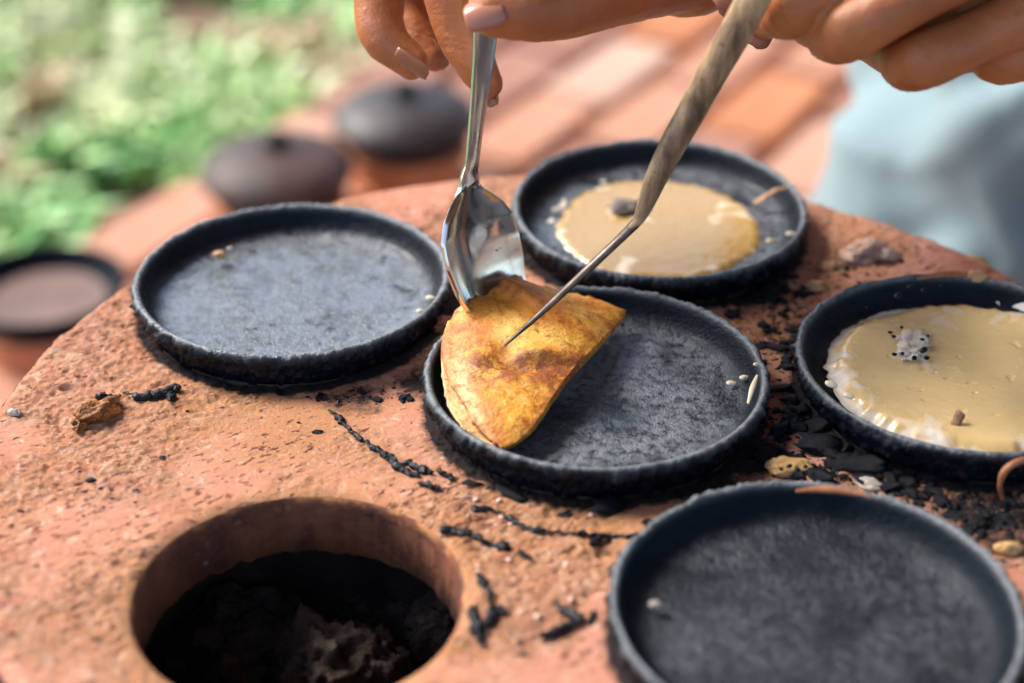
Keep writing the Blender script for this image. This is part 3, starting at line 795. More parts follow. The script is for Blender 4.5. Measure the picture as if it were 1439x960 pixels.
# ------------------------------------------------------------------ person: hands, arms, body, clothes
def build_person():
    root = empty('person', (.58, 1.05, 0))
    tag(root, 'person in pale blue clothes crouched behind the stove, turning a crepe with spoon and knife', 'person')
    off = np.array(root.location)
    parts = []
    def chain(pts, rad, ns=20, nl=36, flat=1.0): parts.append(tube_np(pts, rad, ns, nl, flat))
    mm = lambda *a: [x / 1000 for x in a]
    # right hand holding the spoon: thumb in front, index behind the handle
    onr = lambda a, b, y: ony(a, b, y + .012)
    rw = onr(965, -62, .520)
    rm = [onr(705, -185, .522), onr(690, -205, .540), onr(705, -200, .556), onr(730, -180, .570)]      # knuckles index..little
    chain([rw, onr(880, -40, .494), onr(806, -2, .475), onr(745, 10, .466), onr(697, 13, .464)], mm(17, 15, 11.0, 9.6, 8.0))
    chain([rm[0], onr(622, -95, .512), onr(640, 25, .503), onr(665, 84, .497), onr(684, 118, .494)], mm(10.5, 8.8, 7.4, 6.4, 5.0))
    chain([rm[1], onr(545, -110, .526), onr(532, -5, .516), onr(540, 50, .508), onr(578, 88, .502)], mm(10.5, 9.0, 7.9, 7.2, 5.4))
    chain([rm[2], onr(590, -95, .548), onr(573, 5, .538), onr(588, 50, .530), onr(610, 80, .524)], mm(10, 8.4, 7.0, 6.2, 4.8))
    chain([rm[3], onr(660, -110, .566), onr(640, -40, .556), onr(650, -10, .548), onr(665, 5, .544)], mm(9, 7, 6, 5.6, 4.6))
    for k in rm: chain([rw, (rw * .5 + k * .5) + np.array([0, 0, .002]), k], mm(17, 13.5, 10.5))
    chain([onr(806, -2, .475), onr(790, -70, .492), rm[0]], mm(9, 7.5, 9))
    re = np.array([.131, .68, .445])
    chain([rw, rw * .75 + re * .25, rw * .45 + re * .55, re], mm(19, 21, 28, 33))
    # left hand holding the knife handle: fingers folded round it, backs towards the camera
    yk = .466
    lm = [ony(1300, -105, .474), ony(1392, -66, .465), ony(1492, -2, .467), ony(1560, 52, .474)]
    lw = ony(1640, -170, .490)
    chain([lm[0], ony(1200, -42, .470), ony(1112, 12, .468), ony(1098, 10, .482), ony(1082, 22, .494), ony(1072, 32, .500)], mm(9.6, 7.7, 8.3, 7.2, 6.6, 5.4))
    chain([lm[1], ony(1290, -10, .460), ony(1190, 46, .460), ony(1165, 42, .478), ony(1130, 25, .492), ony(1105, 5, .498)], mm(9.8, 7.8, 8.4, 7.4, 6.8, 5.4))
    chain([lm[2], ony(1385, 46, .461), ony(1292, 86, .459), ony(1266, 78, .476), ony(1220, 52, .492), ony(1190, 30, .498)], mm(9.6, 7.6, 8.3, 7.3, 6.6, 5.2))
    chain([lm[3], ony(1490, 66, .467), ony(1410, 82, .467), ony(1388, 70, .480), ony(1340, 50, .494), ony(1310, 35, .498)], mm(8.6, 6.8, 7.3, 6.6, 6.0, 4.8))
    chain([lw, ony(1420, -190, .500), ony(1230, -110, .502), ony(1120, -50, .498), ony(1050, -12, .494)], mm(17, 15, 11, 9.5, 7.6))
    for k in lm: chain([lw, lw * .5 + k * .5, k], mm(18, 14, 11))
    chain([ony(1250, 25, .478), ony(1360, -20, .477), ony(1500, -80, .480)], mm(8, 10, 13))
    chain([ony(1345, 66, .477), ony(1440, 30, .477), ony(1580, -20, .482)], mm(8, 9.5, 12))
    chain([ony(1160, -10, .482), ony(1280, -60, .480), ony(1450, -120, .482)], mm(6, 9.5, 13))
    chain([ony(1440, 78, .480), ony(1520, 40, .480), ony(1620, -40, .486)], mm(7, 9, 14))
    le = np.array([.42, .545, .455])
    chain([lw, lw * .7 + le * .3, lw * .45 + le * .55, le], mm(20, 22, 28, 33))
    V, F = join_parts(parts)
    hands = remeshed('hands', V, F, .0008, 3, .5)
    J = []
    for q, axis in ((onr(640, 25, .503), (.1, -1)), (onr(655, 66, .499), (.3, -1)), (onr(535, 5, .516), (.0, -1)), (onr(542, 54, .508), (.55, -.8)), (onr(745, 10, .466), (1, 0)), (onr(585, 48, .530), (.4, -.9)),
                    (ony(1122, 4, .468), (.85, -.5)), (ony(1202, 40, .460), (.85, -.5)), (ony(1306, 78, .459), (.9, -.42)), (ony(1424, 76, .467), (.95, -.25)), (ony(1150, 52, .470), (.8, .1)), (ony(1262, 92, .468), (.8, .1))):
        a_ = np.array([axis[0], -(-axis[1]) * -1 * 0 + SP * -axis[1], CP * -axis[1]]); J.append((q, a_ / np.linalg.norm(a_)))
    def fine(P):
        d = (fbm3(P * 90, 3, 2) - .5) * .0010 + (fbm3(P * np.array([420, 420, 420]), 2, 12) - .5) * .00030
        for q, a_ in J:
            r_ = P - q; l = r_ @ a_; rad = np.linalg.norm(r_ - np.outer(l, a_), axis=1); m_ = np.exp(-(rad / .0085) ** 4)
            wv = (fbm3(P * 300, 2, 3) - .5) * .0012
            for o_, k_ in ((-.0021, .6), (-.0004, 1.0), (.0013, .7), (.0030, .4)): d = d - .00042 * k_ * m_ * np.exp(-((l + wv - o_) / .00042) ** 2)
            d = d + .0005 * m_ * np.exp(-(l / .004) ** 2)
        return d
    displace(hands, fine)
    # knuckle creases: shallow grooves across the finger backs
    Vh, Fh = mesh_arrays(hands)
    # rest of the body (under the clothes, outside the frame)
    parts.clear()
    rs, ls = np.array([.28, .90, .58]), np.array([.56, .71, .58])
    neck, head = np.array([.41, .79, .65]), np.array([.365, .715, .755])
    pel = np.array([.58, 1.05, .23])
    chain([re, (re + rs) / 2, rs], [.036, .042, .048]); chain([le, (le + ls) / 2, ls], [.036, .042, .048])
    chain([rs, (rs + ls) / 2, ls], [.05, .075, .05])
    chain([pel, pel * .6 + (rs + ls) / 2 * .4, (rs + ls) / 2 + np.array([.01, .015, -.05]), neck - np.array([0, 0, .04])], [.14, .12, .13, .06])
    chain([neck - np.array([0, 0, .05]), neck, head - np.array([.0, .0, .05])], [.052, .048, .045])
    chain([head - np.array([.012, .018, .062]), head - np.array([.006, .01, .02]), head + np.array([.004, .006, .035])], [.05, .068, .078])
    fwd = np.array([-.55, -.83, -.15]); fwd /= np.linalg.norm(fwd); sidev = np.array([-.83, .55, 0])
    chain([head + fwd * .062 + np.array([0, 0, .012]), head + fwd * .082 + np.array([0, 0, -.018])], [.010, .014])
    for sgn in (-1, 1):
        chain([head + sidev * sgn * .070 + np.array([0, 0, .012]), head + sidev * sgn * .072 + np.array([0, 0, -.025])], [.014, .010])
    for hip, knee, ank, toe in LEGS:
        chain([pel, hip], [.11, .10]); chain([hip, knee], [.085, .058]); chain([knee, (knee + ank) / 2, ank], [.056, .052, .036]); chain([ank, ank + (toe - ank) * .5, toe], [.036, .034, .026])
    V, F = join_parts(parts)
    body = remeshed('coarse', V, F, .007, 6, .5)
    Vb, Fb = mesh_arrays(body)
    V, F = join_parts([(Vh, Fh), (Vb, Fb)])
    bo = link('body', pymesh('body', V - off, F), SKIN, root)
    # fingernails
    NAIL = mat_simple('nail', (.36, .14, .09), (.44, .19, .13), 90, .25, 0)
    NAILT = mat_simple('nail_tip', (.27, .105, .05), (.36, .155, .075), 90, .35, 0)
    def nail(c, d, nrm, ln, wd, mat=NAIL, curve=.5):
        d = np.array(d, float); d /= np.linalg.norm(d); nrm = np.array(nrm, float); nrm -= d * np.dot(nrm, d); nrm /= np.linalg.norm(nrm); s_ = np.cross(d, nrm)
        nu, nv = 14, 11
        Vn = []
        for a in np.linspace(-1, 1, nu):
            ww = wd * (1 - .25 * max(0, -a) ** 3) * (1 if a < .5 else math.sqrt(max(0.05, 1 - ((a - .5) / .56) ** 2)))
            for b in np.linspace(-1, 1, nv):
                Vn.append(c + d * a * ln + s_ * b * ww + nrm * (-(b * b) * ww * curve - .0006 * a * a))
        me = mesh_np('fingernail', np.array(Vn) - off, grid_faces(nu, nv), True)
        o = link('fingernail', me, mat, bo)
        m = o.modifiers.new('t', 'SOLIDIFY'); m.thickness = .0006; m.offset = 0
    toc = np.array([0, -CP, SP]); upv = np.array([0, SP, CP]); rtv = np.array([1., 0, 0])
    dirv = lambda dx, dy, dz=0: rtv * dx - upv * dy - toc * -dz
    nail(onr(679, 13, .4570), dirv(-1, .25, -.1), toc * .92 - upv * -.38 + rtv * -.12, .0056, .0050)
    nail(onr(575, 95, .4970), dirv(.85, .62, 0), dirv(-.5, .75, .45), .0060, .0036, NAILT)
    nail(onr(611, 80, .5215), dirv(.6, .8, 0), dirv(-.5, .4, .6), .0046, .0032, NAILT)
    nail(onr(692, 126, .4955), dirv(.3, 1, 0), dirv(.7, -.1, -.6), .0048, .0036, NAILT)
    nail(ony(1066, 40, .4975), dirv(-.5, .9, 0), dirv(-.4, .5, .6), .0052, .0046, NAIL)
    nail(ony(1030, -4, .4885), dirv(-1, .6, 0), dirv(-.2, .4, .9), .0052, .0048, NAIL)
    # eyes and mouth
    EYE = mat_simple('eye', (.02, .012, .01), (.05, .03, .02), 50, .2, 0)
    for sgn in (-1, 1):
        c = head + fwd * .066 + sidev * sgn * .030 + np.array([0, 0, .014])
        link('eye', pymesh('eye', *tube_np([c - sidev * .008, c + sidev * .008], [.006, .006], 10, 6)), EYE, bo).location = -off
    c = head + fwd * .060 + np.array([0, 0, -.050])
    link('mouth', pymesh('mouth', *tube_np([c - sidev * .02, c + fwd * .006, c + sidev * .02], [.003, .006, .003], 10, 10)), mat_simple('lip', (.4, .12, .1), (.45, .16, .13), 60, .4, 0), bo).location = -off
    # hair
    HAIR = mat_simple('hair', (.008, .006, .006), (.02, .015, .012), 400, .4, .6, .001)
    hp = [tube_np([head - fwd * .012 + np.array([0, 0, .045]), head - fwd * .03 + np.array([0, 0, .01]), head - fwd * .045 - np.array([0, 0, .05])], [.077, .078, .05], 24, 24),
          tube_np([head - fwd * .085 - np.array([0, 0, .0]), head - fwd * .095 - np.array([0, 0, .04])], [.03, .028], 16, 12)]
    hv, hf = join_parts(hp)
    link('hair', pymesh('hair', hv - off, hf), HAIR, root)
    # trousers
    CL = mat_cloth('pale_blue_cotton', (.155, .235, .26), (.21, .30, .33))
    parts.clear()
    for i, (hip, knee, ank, toe) in enumerate(LEGS):
        chain([pel, hip * .55 + pel * .45, hip], [.15, .145, .125], 40, 30)
        chain([hip, hip * .5 + knee * .5, knee], [.125, .115, .100], 40, 40)
        chain([knee, knee * .55 + ank * .45, ank + np.array([0, 0, .03])], [.098, .088, .082], 40, 40)
    V, F = join_parts(parts)
    tr = remeshed('trousers', V, F, .006, 8, .5)
    kc = LEGS[0][1]
    def folds(P):
        ang = np.arctan2(P[:, 2] - kc[2], P[:, 0] - kc[0]); 
        q = noise3(np.c_[P[:, 0] * 17 + P[:, 2] * 9, P[:, 1] * 7, P[:, 2] * 10 - P[:, 0] * 6], 4)
        q2 = noise3(np.c_[P[:, 0] * 40 - P[:, 2] * 26, P[:, 1] * 14, P[:, 2] * 15], 14)
        dg_ = np.sin((P[:, 0] * .8 + P[:, 2] * .62 + P[:, 1] * .2) * 48 + (q2 - .5) * 5) * .012
        return dg_ + (np.abs(q - .5) - .2) * -.075 + (np.abs(q2 - .5) - .2) * -.022
    displace(tr, folds)
    for v in tr.vertices: v.co -= Vector(off)
    tr.update(); tr.materials.append(CL); link('trousers', tr, None, root)
    parts.clear()
    sh = (rs + ls) / 2
    chain([pel + np.array([0, 0, .03]), pel * .6 + sh * .4, sh + np.array([.01, .015, -.05]), sh + np.array([0, 0, .035])], [.165, .150, .155, .07], 40, 40)
    chain([rs, (re + rs) / 2, re * .9 + rs * .1], [.066, .062, .058], 30, 24); chain([ls, (le + ls) / 2, le * .9 + ls * .1], [.066, .062, .058], 30, 24)
    chain([rs, sh, ls], [.066, .09, .066], 30, 24)
    V, F = join_parts(parts)
    shm = remeshed('shirt', V, F, .007, 8, .5); displace(shm, folds)
    for v in shm.vertices: v.co -= Vector(off)
    shm.update(); shm.materials.append(CL); link('shirt', shm, None, root)
LEGS = [(np.array([.50, 1.10, .22]), np.array([.284, .865, .266]), np.array([.215, .82, .05]), np.array([.15, .73, .03])),
        (np.array([.68, .98, .22]), np.array([.58, .66, .25]), np.array([.56, .66, .05]), np.array([.48, .57, .03]))]
build_person()
def build_stool():
    WOOD = mat_simple('stool_wood', (.16, .085, .04), (.28, .16, .08), 30, .6, .3, .001)
    c = np.array([.60, 1.06])
    root = empty('low_stool', (*c, 0)); tag(root, 'low wooden stool under the seated person in pale blue', 'stool')
    def bx(name, x, y, z, sx, sy, sz):
        bm = bmesh.new(); bmesh.ops.create_cube(bm, size=1); bmesh.ops.scale(bm, verts=bm.verts, vec=(sx, sy, sz))
        bmesh.ops.bevel(bm, geom=bm.edges[:], offset=.003, segments=2, affect='EDGES')
        me = bpy.data.meshes.new(name); bm.to_mesh(me); bm.free(); link(name, me, WOOD, root, (x, y, z))
    bx('seat', 0, 0, .09, .3, .2, .022)
    for a in (-1, 1):
        for b in (-1, 1): bx('leg', a * .12, b * .075, .0455, .03, .03, .067)
build_stool()

# ------------------------------------------------------------------ pots and pans on the patio behind
DARK = mat_pan(30, .5, .3)
DARKLID = mat_simple('black_lid', (.006, .006, .008), (.045, .028, .026), 30, .5, .5, .002)
LIDM = mat_simple('sooty_lid', (.012, .008, .008), (.095, .042, .030), 26, .6, .5, .002)
BRZ = mat_simple('brazier_clay', (.44, .15, .07), (.58, .24, .12), 25, .85, .5, .002)
TANP = mat_simple('worn_pan_floor', (.10, .06, .048), (.20, .115, .09), 30, .6, .4, .001)
def brazier(p, h, label):
    V, F, _ = lathe_np([(.0, 0), (.040, 0), (.046, .006), (.043, h * .5), (.050, h - .004), (.049, h), (.044, h + .001), (.04, h - .01), (0, h - .02)], 96, 40)
    V[:, :2] *= (1 + .03 * (fbm3(V * 40, 2, 3) - .5))[:, None]
    o = link('clay_brazier', mesh_np('clay_brazier', V, F[:, ::-1]), BRZ, None, (*p, .021))
    tag(o, label, 'brazier', 'small clay braziers on the bricks')
def far_pan(p, z, mat=None):
    prof = [(0, 0), (.03, .0), (.045, .006), (.053, .016), (.0545, .020), (.053, .0215), (.051, .020), (.047, .011), (.04, .007), (0, .006)]
    V, F, _ = lathe_np(prof, 128, 60)
    V[:, :2] *= (1 + .02 * (fbm3(V * 50, 2, 8) - .5))[:, None]
    return mesh_np('clay_pan', V, F[:, ::-1], True, {'floor': np.zeros(len(V)), 'rim': np.zeros(len(V)), 'crust': np.zeros(len(V))})
def lid_mesh():
    V, F, _ = lathe_np([(.0545, -.006), (.0560, -.001), (.0545, .003), (.046, .0105), (.030, .016), (.012, .0185), (0, .019)], 128, 50)
    V = V + (fbm3(V * 45, 3, 5)[:, None] - .5) * np.array([.004, .004, .0045])
    return mesh_np('lid', V, F[:, ::-1])
def knob_mesh():
    V, F, _ = lathe_np([(.008, -.004), (.0080, .001), (.0100, .004), (.0105, .007), (.0085, .010), (.004, .0115), (0, .0117)], 48, 24)
    return mesh_np('knob', V, F[:, ::-1])
for k, (ppx, ppy, hb, lb, lp, ll) in enumerate((
        (390, 240, .030, 'clay brazier under the large brownish covered pan', 'dark clay pan under the nearer brownish domed lid', 'nearer brownish sooty domed clay lid with a black knob'),
        (570, 167, .034, 'orange clay brazier under the farther black covered pan', 'dark clay pan under the farther black domed lid', 'farther black domed clay lid behind the held spoon'))):
    zr = -.372 + .021 + hb + .02
    p = onz(ppx, ppy, zr)[:2]
    brazier(p, hb, lb)
    o = link('clay_pan', far_pan(p, 0), DARK, None, (*p, .021 + hb - .001)); tag(o, lp, 'pan', 'covered pans on the patio')
    ld = link('pot_lid', lid_mesh(), LIDM if k == 0 else DARKLID, None, (*p, .021 + hb + .0212))
    tag(ld, ll, 'lid', 'domed lids on the patio pans')
    link('knob', knob_mesh(), CHAR, ld, (0, 0, .0182))
p = onz(62, 412, -.372 + .06)[:2]
brazier(p, .026, 'clay brazier under the uncovered pan at the edge of the patio')
o = link('clay_pan', far_pan(p, 0), DARK, None, (*p, .046)); tag(o, 'open dark pan with a tan floor on the patio at the left', 'pan')
V, F, _ = lathe_np([(.0400, .0080), (.036, .0074), (.02, .0072), (0, .0071)], 96, 30)
V[:, 2] += .0008
link('crust', mesh_np('crust', V, F[:, ::-1]), TANP, o)

# ------------------------------------------------------------------ crumbs, flakes, seeds and scraps on the stove
def drop(px_, py_, z=None):
    p = onz(px_, py_, -.0118)
    p[2] = T + float(top_height(np.array([p[0]]), np.array([p[1]]))[0]) if z is None else Z0 + z
    return p
crumb_meshes = [rock_mesh('charred_crumb', 100 + i, 1, random.Random(i).uniform(.45, .9), random.Random(i + 5).uniform(.15, .45), .85, 2, 2.1) for i in range(14)]
for q in crumb_meshes[:2]: q.polygons.foreach_set('use_smooth', [False] * len(q.polygons))
rr_ = random.Random(11)
def crumb(px_, py_, size, label, group, rot=None, name='charred_crumb', mat=CHAR, me=None, stretch=1.0):
    me = me or rr_.choice(crumb_meshes)
    if not me.materials: me.materials.append(mat)
    p = drop(px_, py_); s = size / 2
    o = link(name, me, None, None, (p[0], p[1], p[2] + s * .18))
    o.scale = (s * stretch, s, s)
    o.rotation_euler = (rr_.uniform(-.25, .25), rr_.uniform(-.25, .25), rr_.uniform(0, 6.28) if rot is None else rot)
    tag(o, label, 'crumb', group)
    return o
# scattered beds of black crumbs: (centre px, spread px, how many, size mm, place)
beds = [((1050, 408), (60, 16), 40, (2, 5.5), 'black charred crumb between the back pan and the right pan'),
        ((1100, 470), (28, 45), 36, (2, 5.5), 'black charred crumb in the gap between the middle and right pans'),
        ((1120, 590), (42, 42), 30, (2, 6.5), 'black charred crumb in the bed below the middle pan and right pan'),
        ((1170, 655), (80, 26), 46, (2.5, 7), 'black charred crumb in the dense bed behind the front pan'),
        ((1290, 700), (70, 28), 40, (2, 6), 'black charred crumb on the slope between front and right pans'),
        ((1395, 735), (45, 40), 40, (1.5, 5), 'black charred crumb in the heap right of the front pan'),
        ((520, 556), (60, 8), 9, (1.5, 4), 'black charred crumb under the front of the left pan'),
        ((1190, 370), (60, 30), 14, (1.5, 4), 'dark crumb on the orange clay behind the right pan')]
for (cx, cy), (sx, sy), n, (a, b), lab in beds:
    k = 0; tries = 0
    while k < n and tries < 2000:
        tries += 1
        x, y = cx + rr_.gauss(0, sx * .6), cy + rr_.gauss(0, sy * .6)
        p = onz(x, y, -.0118)
        if any(math.hypot(p[0] - q[0], p[1] - q[1]) < .0495 for q in PANS.values()) or math.hypot(p[0] - SXY[0], p[1] - SXY[1]) > SR - .006: continue
        crumb(x, y, rr_.uniform(a, b) / 1000 * (.7 + .6 * rr_.random()), lab, lab.replace('black charred crumb', 'charred crumbs').replace('dark crumb', 'dark crumbs')); k += 1
# fine black char dust and grains between the pans: nobody could count it
def build_dust():
    pts = []
    for (cx, cy), (sx, sy), n, (a, b), lab in beds:
        for k in range(n * 9):
            x, y = cx + rr_.gauss(0, sx * .75), cy + rr_.gauss(0, sy * .75)
            p = onz(x, y, -.0118)
            if any(math.hypot(p[0] - q[0], p[1] - q[1]) < .0492 for q in PANS.values()) or math.hypot(p[0] - SXY[0], p[1] - SXY[1]) > SR - .004: continue
            pts.append(p)
    for k in range(420):
        r_, t_ = SR * math.sqrt(rr_.random()) * .97, rr_.uniform(0, 6.283)
        p = np.array([SXY[0] + r_ * math.cos(t_), SXY[1] + r_ * math.sin(t_), 0])
        if any(math.hypot(p[0] - q[0], p[1] - q[1]) < .049 for q in PANS.values()) or math.hypot(p[0] - HXY[0], p[1] - HXY[1]) < HR + .001: continue
        pts.append(p)
    pts = np.array(pts); n = len(pts)
    pts[:, 2] = T + top_height(pts[:, 0], pts[:, 1])
    base = np.array([[1, 0, 0], [0, 1, 0], [-1, 0, 0], [0, -1, 0], [0, 0, 1], [0, 0, -.6]], float)
    tri = np.array([[0, 1, 4], [1, 2, 4], [2, 3, 4], [3, 0, 4], [1, 0, 5], [2, 1, 5], [3, 2, 5], [0, 3, 5]])
    s = (.00018 + .0007 * rng.random(n) ** 2.5)[:, None, None]
    V = base[None] * rng.uniform(.5, 1.3, (n, 6, 1)) * s * np.array([1, 1, .6]) 
    a = rng.uniform(0, 6.28, n)[:, None]
    X = V[..., 0] * np.cos(a) - V[..., 1] * np.sin(a); Y = V[..., 0] * np.sin(a) + V[..., 1] * np.cos(a)
    V = np.stack([X * 1.4, Y, V[..., 2]], -1) + pts[:, None]
    F = (np.arange(n)[:, None, None] * 6 + tri[None]).reshape(-1, 3)
    tag(link('char_dust', mesh_np('char_dust', V.reshape(-1, 3), F, False), CHAR), kind='stuff')
build_dust()
# single pieces one can point at
FLAKE = [(128, 672, 3.2, 1, 0, 'round black crumb alone on the pink clay by the open hole'), (445, 606, 3.4, 1, 0, 'round dark crumb alone below the left pan'), (20, 580, 3.0, 1, 0, None),
         (610, 757, 6.5, 1, 0, None), (1153, 628, 13, 1.25, .1, 'largest flat black flake in the bed of crumbs'), (1150, 598, 9, 1.1, .4, 'second flat black flake just behind the largest one'),
         (1215, 655, 10, 1.5, -.3, 'long black flake behind the front pan beside the white scrap'), (1180, 650, 8, 1.2, .5, 'rounded black flake between the seeded crumb and long flake'),
         (855, 713, 10, 1.2, .5, 'large black flake on the ochre clay below the middle pan'), (720, 694, 6.5, 1.5, -.6, 'pointed black flake beside the lower left of the middle pan'),
         (665, 682, 5, 1.2, 0, 'small black flake below the left side of the middle pan'), (690, 687, 2.8, 1.2, 0, 'tiny black crumb between two flakes below the middle pan'),
         (790, 722, 4.2, 1.1, .3, 'triangular black flake above the thin charred strand'), (740, 780, 3.0, 1.6, -.7, 'small black chip alone in the middle of the clay'),
         (917, 735, 4.2, 1.4, 0, 'black chip touching the rim of the front pan'), (832, 868, 3.6, 1.7, 1.4, 'upright black chip right of the bent charred piece'),
         (706, 860, 4.0, 1.5, -1.0, 'small black piece beside the charred stalk'), (735, 918, 2.6, 1.2, 0, 'small dark crumb low on the front clay'), (1405, 860, 2.0, 1.2, 0, None),
         (290, 785, 1.6, 1, 0, 'tiny dark speck left of the open hole'), (28, 713, 2, 1.2, 0, 'tiny dark speck at the left edge of the clay')]
for a, b, sz, stx, rz, lab in FLAKE:
    if lab: crumb(a, b, sz / 1000, lab, None, rz, 'charred_flake', stretch=stx)
def strand(pts, rad, label, name, mat=CHAR, lift=.0007, cat='char', flat=.7):
    P = [drop(a, b) + np.array([0, 0, lift + (q[0] if q else 0)]) for a, b, *q in pts]
    Q = resample(np.c_[np.array(P) - P[0], np.array(rad) / 1000], max(30, len(pts) * 9))
    sd = int(pts[0][0]); k_ = np.arange(len(Q)) * .55
    Q[:, 3] = np.maximum(Q[:, 3], .0002) * (.6 + .8 * noise2(k_ * .35, k_ * 0 + sd, sd)); Q[:, :2] += (np.stack([noise2(k_ * .8, k_ * 0, sd + 1), noise2(k_ * .8, k_ * 0, sd + 2)], -1) - .5) * .0012
    V, F = tube_np(Q[:, :3], Q[:, 3], 8, len(Q), flat)
    V = np.asarray(V); V = V + (fbm3((V + P[0]) * 700, 2, 4)[:, None] - .5) * np.array([.0012, .0012, .0008])
    tag(link(name, pymesh(name, V, F, False), mat, None, P[0]), label, cat)
strand([(462, 578), (480, 592), (492, 604), (505, 618)], [.5, .9, .6, 1.0], 'upper end of the broken charred twig below the left pan', 'charred_twig')
strand([(512, 622), (530, 634), (548, 646), (560, 656)], [.6, 1.1, .8, 1.1], 'middle length of the broken charred twig', 'charred_twig')
strand([(545, 648), (565, 660), (588, 672)], [.6, 1.1, .5], 'lower left end of the broken charred twig', 'charred_twig')
strand([(572, 652), (590, 660), (606, 668)], [.8, 1.3, .5], 'thick charred twig piece right of the broken twig', 'charred_twig')
strand([(616, 664), (628, 668), (638, 674)], [.6, .9, .3], 'short charred twig piece nearest the middle pan', 'charred_twig')
strand([(594, 680), (606, 685), (620, 690)], [.7, .9, .3], 'short charred twig piece nearest the open hole', 'charred_twig')
strand([(672, 716), (685, 717), (700, 722), (722, 733), (748, 743), (775, 747), (815, 750), (850, 751), (900, 754)], [1.2, 1.0, .35, 1.0, .9, .5, .6, .8, .5], 'long thin charred strand running towards the front pan', 'charred_strand')
strand([(840, 753), (836, 765), (848, 758), (858, 752)], [.6, 1.1, .9, .4], 'small leaf scrap hanging from the long charred strand', 'charred_leaf')
strand([(622, 746), (650, 748), (672, 757), (692, 762), (706, 768)], [1.0, 1.3, .9, .7, 1.5], 'charred stick lying on the lip of the open hole', 'charred_stick', lift=.001)
strand([(673, 812), (684, 828), (690, 850), (690, 868), (688, 875)], [1.1, .8, .7, 1.3, 1.5], 'bent charred stalk standing right of the open hole', 'charred_stalk', lift=.001)
strand([(664, 858), (668, 875), (672, 892), (678, 905)], [.9, 2.0, 1.3, .8], 'dark charred clump at the right lip of the open hole', 'charred_clump', lift=.001)
strand([(782, 850), (800, 862), (815, 872), (795, 882), (762, 893)], [.7, 1.5, 1.2, 1.1, .9], 'bent charred piece folded like an arrow on the front clay', 'charred_piece', lift=.0012)
strand([(175, 556), (195, 560), (212, 557), (232, 552), (250, 548)], [.5, 1.0, 1.2, 2.0, .9], 'black curled scrap below the left pan beside the golden husk', 'charred_scrap', lift=.001)
strand([(238, 552), (242, 560), (238, 566)], [1.2, 1.1, .5], 'black tail of the curled scrap below the left pan', 'charred_scrap', lift=.001)
HUSK = mat_simple('golden_husk', (.08, .022, .010), (.50, .18, .03), 260, .5, .8, .0015)
def husk(px_, py_, size, label, sq=.5, rot=0, mat=HUSK, name='fried_scrap', seed=5, rough=.8):
    me = rock_mesh(name, seed, size, size * .6, size * sq, rough, 4, 2.0, True)
    p = drop(px_, py_); o = link(name, me, mat, None, (p[0], p[1], p[2] + size * sq * .4)); o.rotation_euler = (.2, .1, rot)
    tag(o, label, 'scrap')
husk(140, 582, .0072, 'crumpled golden fried scrap alone near the left edge of the clay', .5, .7)
husk(112, 598, .0032, 'small golden bit at the front tip of the fried scrap', .6, 1.3, seed=8)
husk(152, 562, .0036, 'dark crisp bit at the back of the fried scrap', .6, .3, seed=9, mat=CHAR)
WHITE = mat_simple('white_crumb', (.34, .29, .24), (.50, .44, .37), 200, .6, .5, .0006)
YEL = mat_simple('yellow_crumb', (.42, .22, .06), (.62, .42, .20), 220, .55, .6, .0006)
ORG = mat_simple('orange_peel', (.26, .085, .03), (.42, .17, .07), 220, .5, .4, .0005)
TAN = mat_simple('tan_scrap', (.40, .20, .09), (.60, .36, .18), 200, .6, .5, .0005)
husk(20, 580, .0022, 'white crumb alone near the left edge of the clay', .6, 0, WHITE, 'white_crumb', 14, .3)
husk(1222, 681, .0040, 'white scrap touching the back rim of the front pan', .35, -.4, WHITE, 'white_scrap', 15, .3)
husk(1110, 659, .0068, 'yellow batter crumb dotted with black seeds behind the front pan', .28, .1, YEL, 'batter_crumb', 16, .35)
husk(1417, 773, .0038, 'yellow crumb at the right of the front pan', .6, .2, YEL, 'batter_crumb', 17, .35)
husk(1225, 358, .0085, 'pale fluffy scrap cluster on the orange clay behind the right pan', .35, .3, mat_simple('pale_scrap', (.30, .14, .09), (.62, .46, .36), 260, .8, .8, .001), 'pale_scrap', 18, .9)
husk(1170, 375, .0050, 'flat tan scrap left of the pale fluffy scrap', .25, .6, TAN, 'tan_scrap', 19, .8)
husk(1310, 325, .0042, 'yellow husk on the clay at the back right edge', .4, -.5, YEL, 'yellow_husk', 20, .6)
husk(1375, 358, .0042, 'long yellow husk by the back right edge of the clay', .3, -.4, YEL, 'yellow_husk', 21, .6)
husk(1150, 405, .0036, 'pale curled husk between the back pan and right pan', .5, -.3, TAN, 'curled_husk', 22, .6)
husk(625, 458, .0050, 'reddish brown crumb wedged between left pan and crepe', .4, .4, mat_simple('red_crumb', (.20, .06, .035), (.36, .13, .08), 200, .5, .5, .0006), 'red_crumb', 23, .6)
husk(610, 425, .0022, 'orange crumb stuck to the right side of the left pan', .8, .4, TAN, 'orange_crumb', 24, .5)
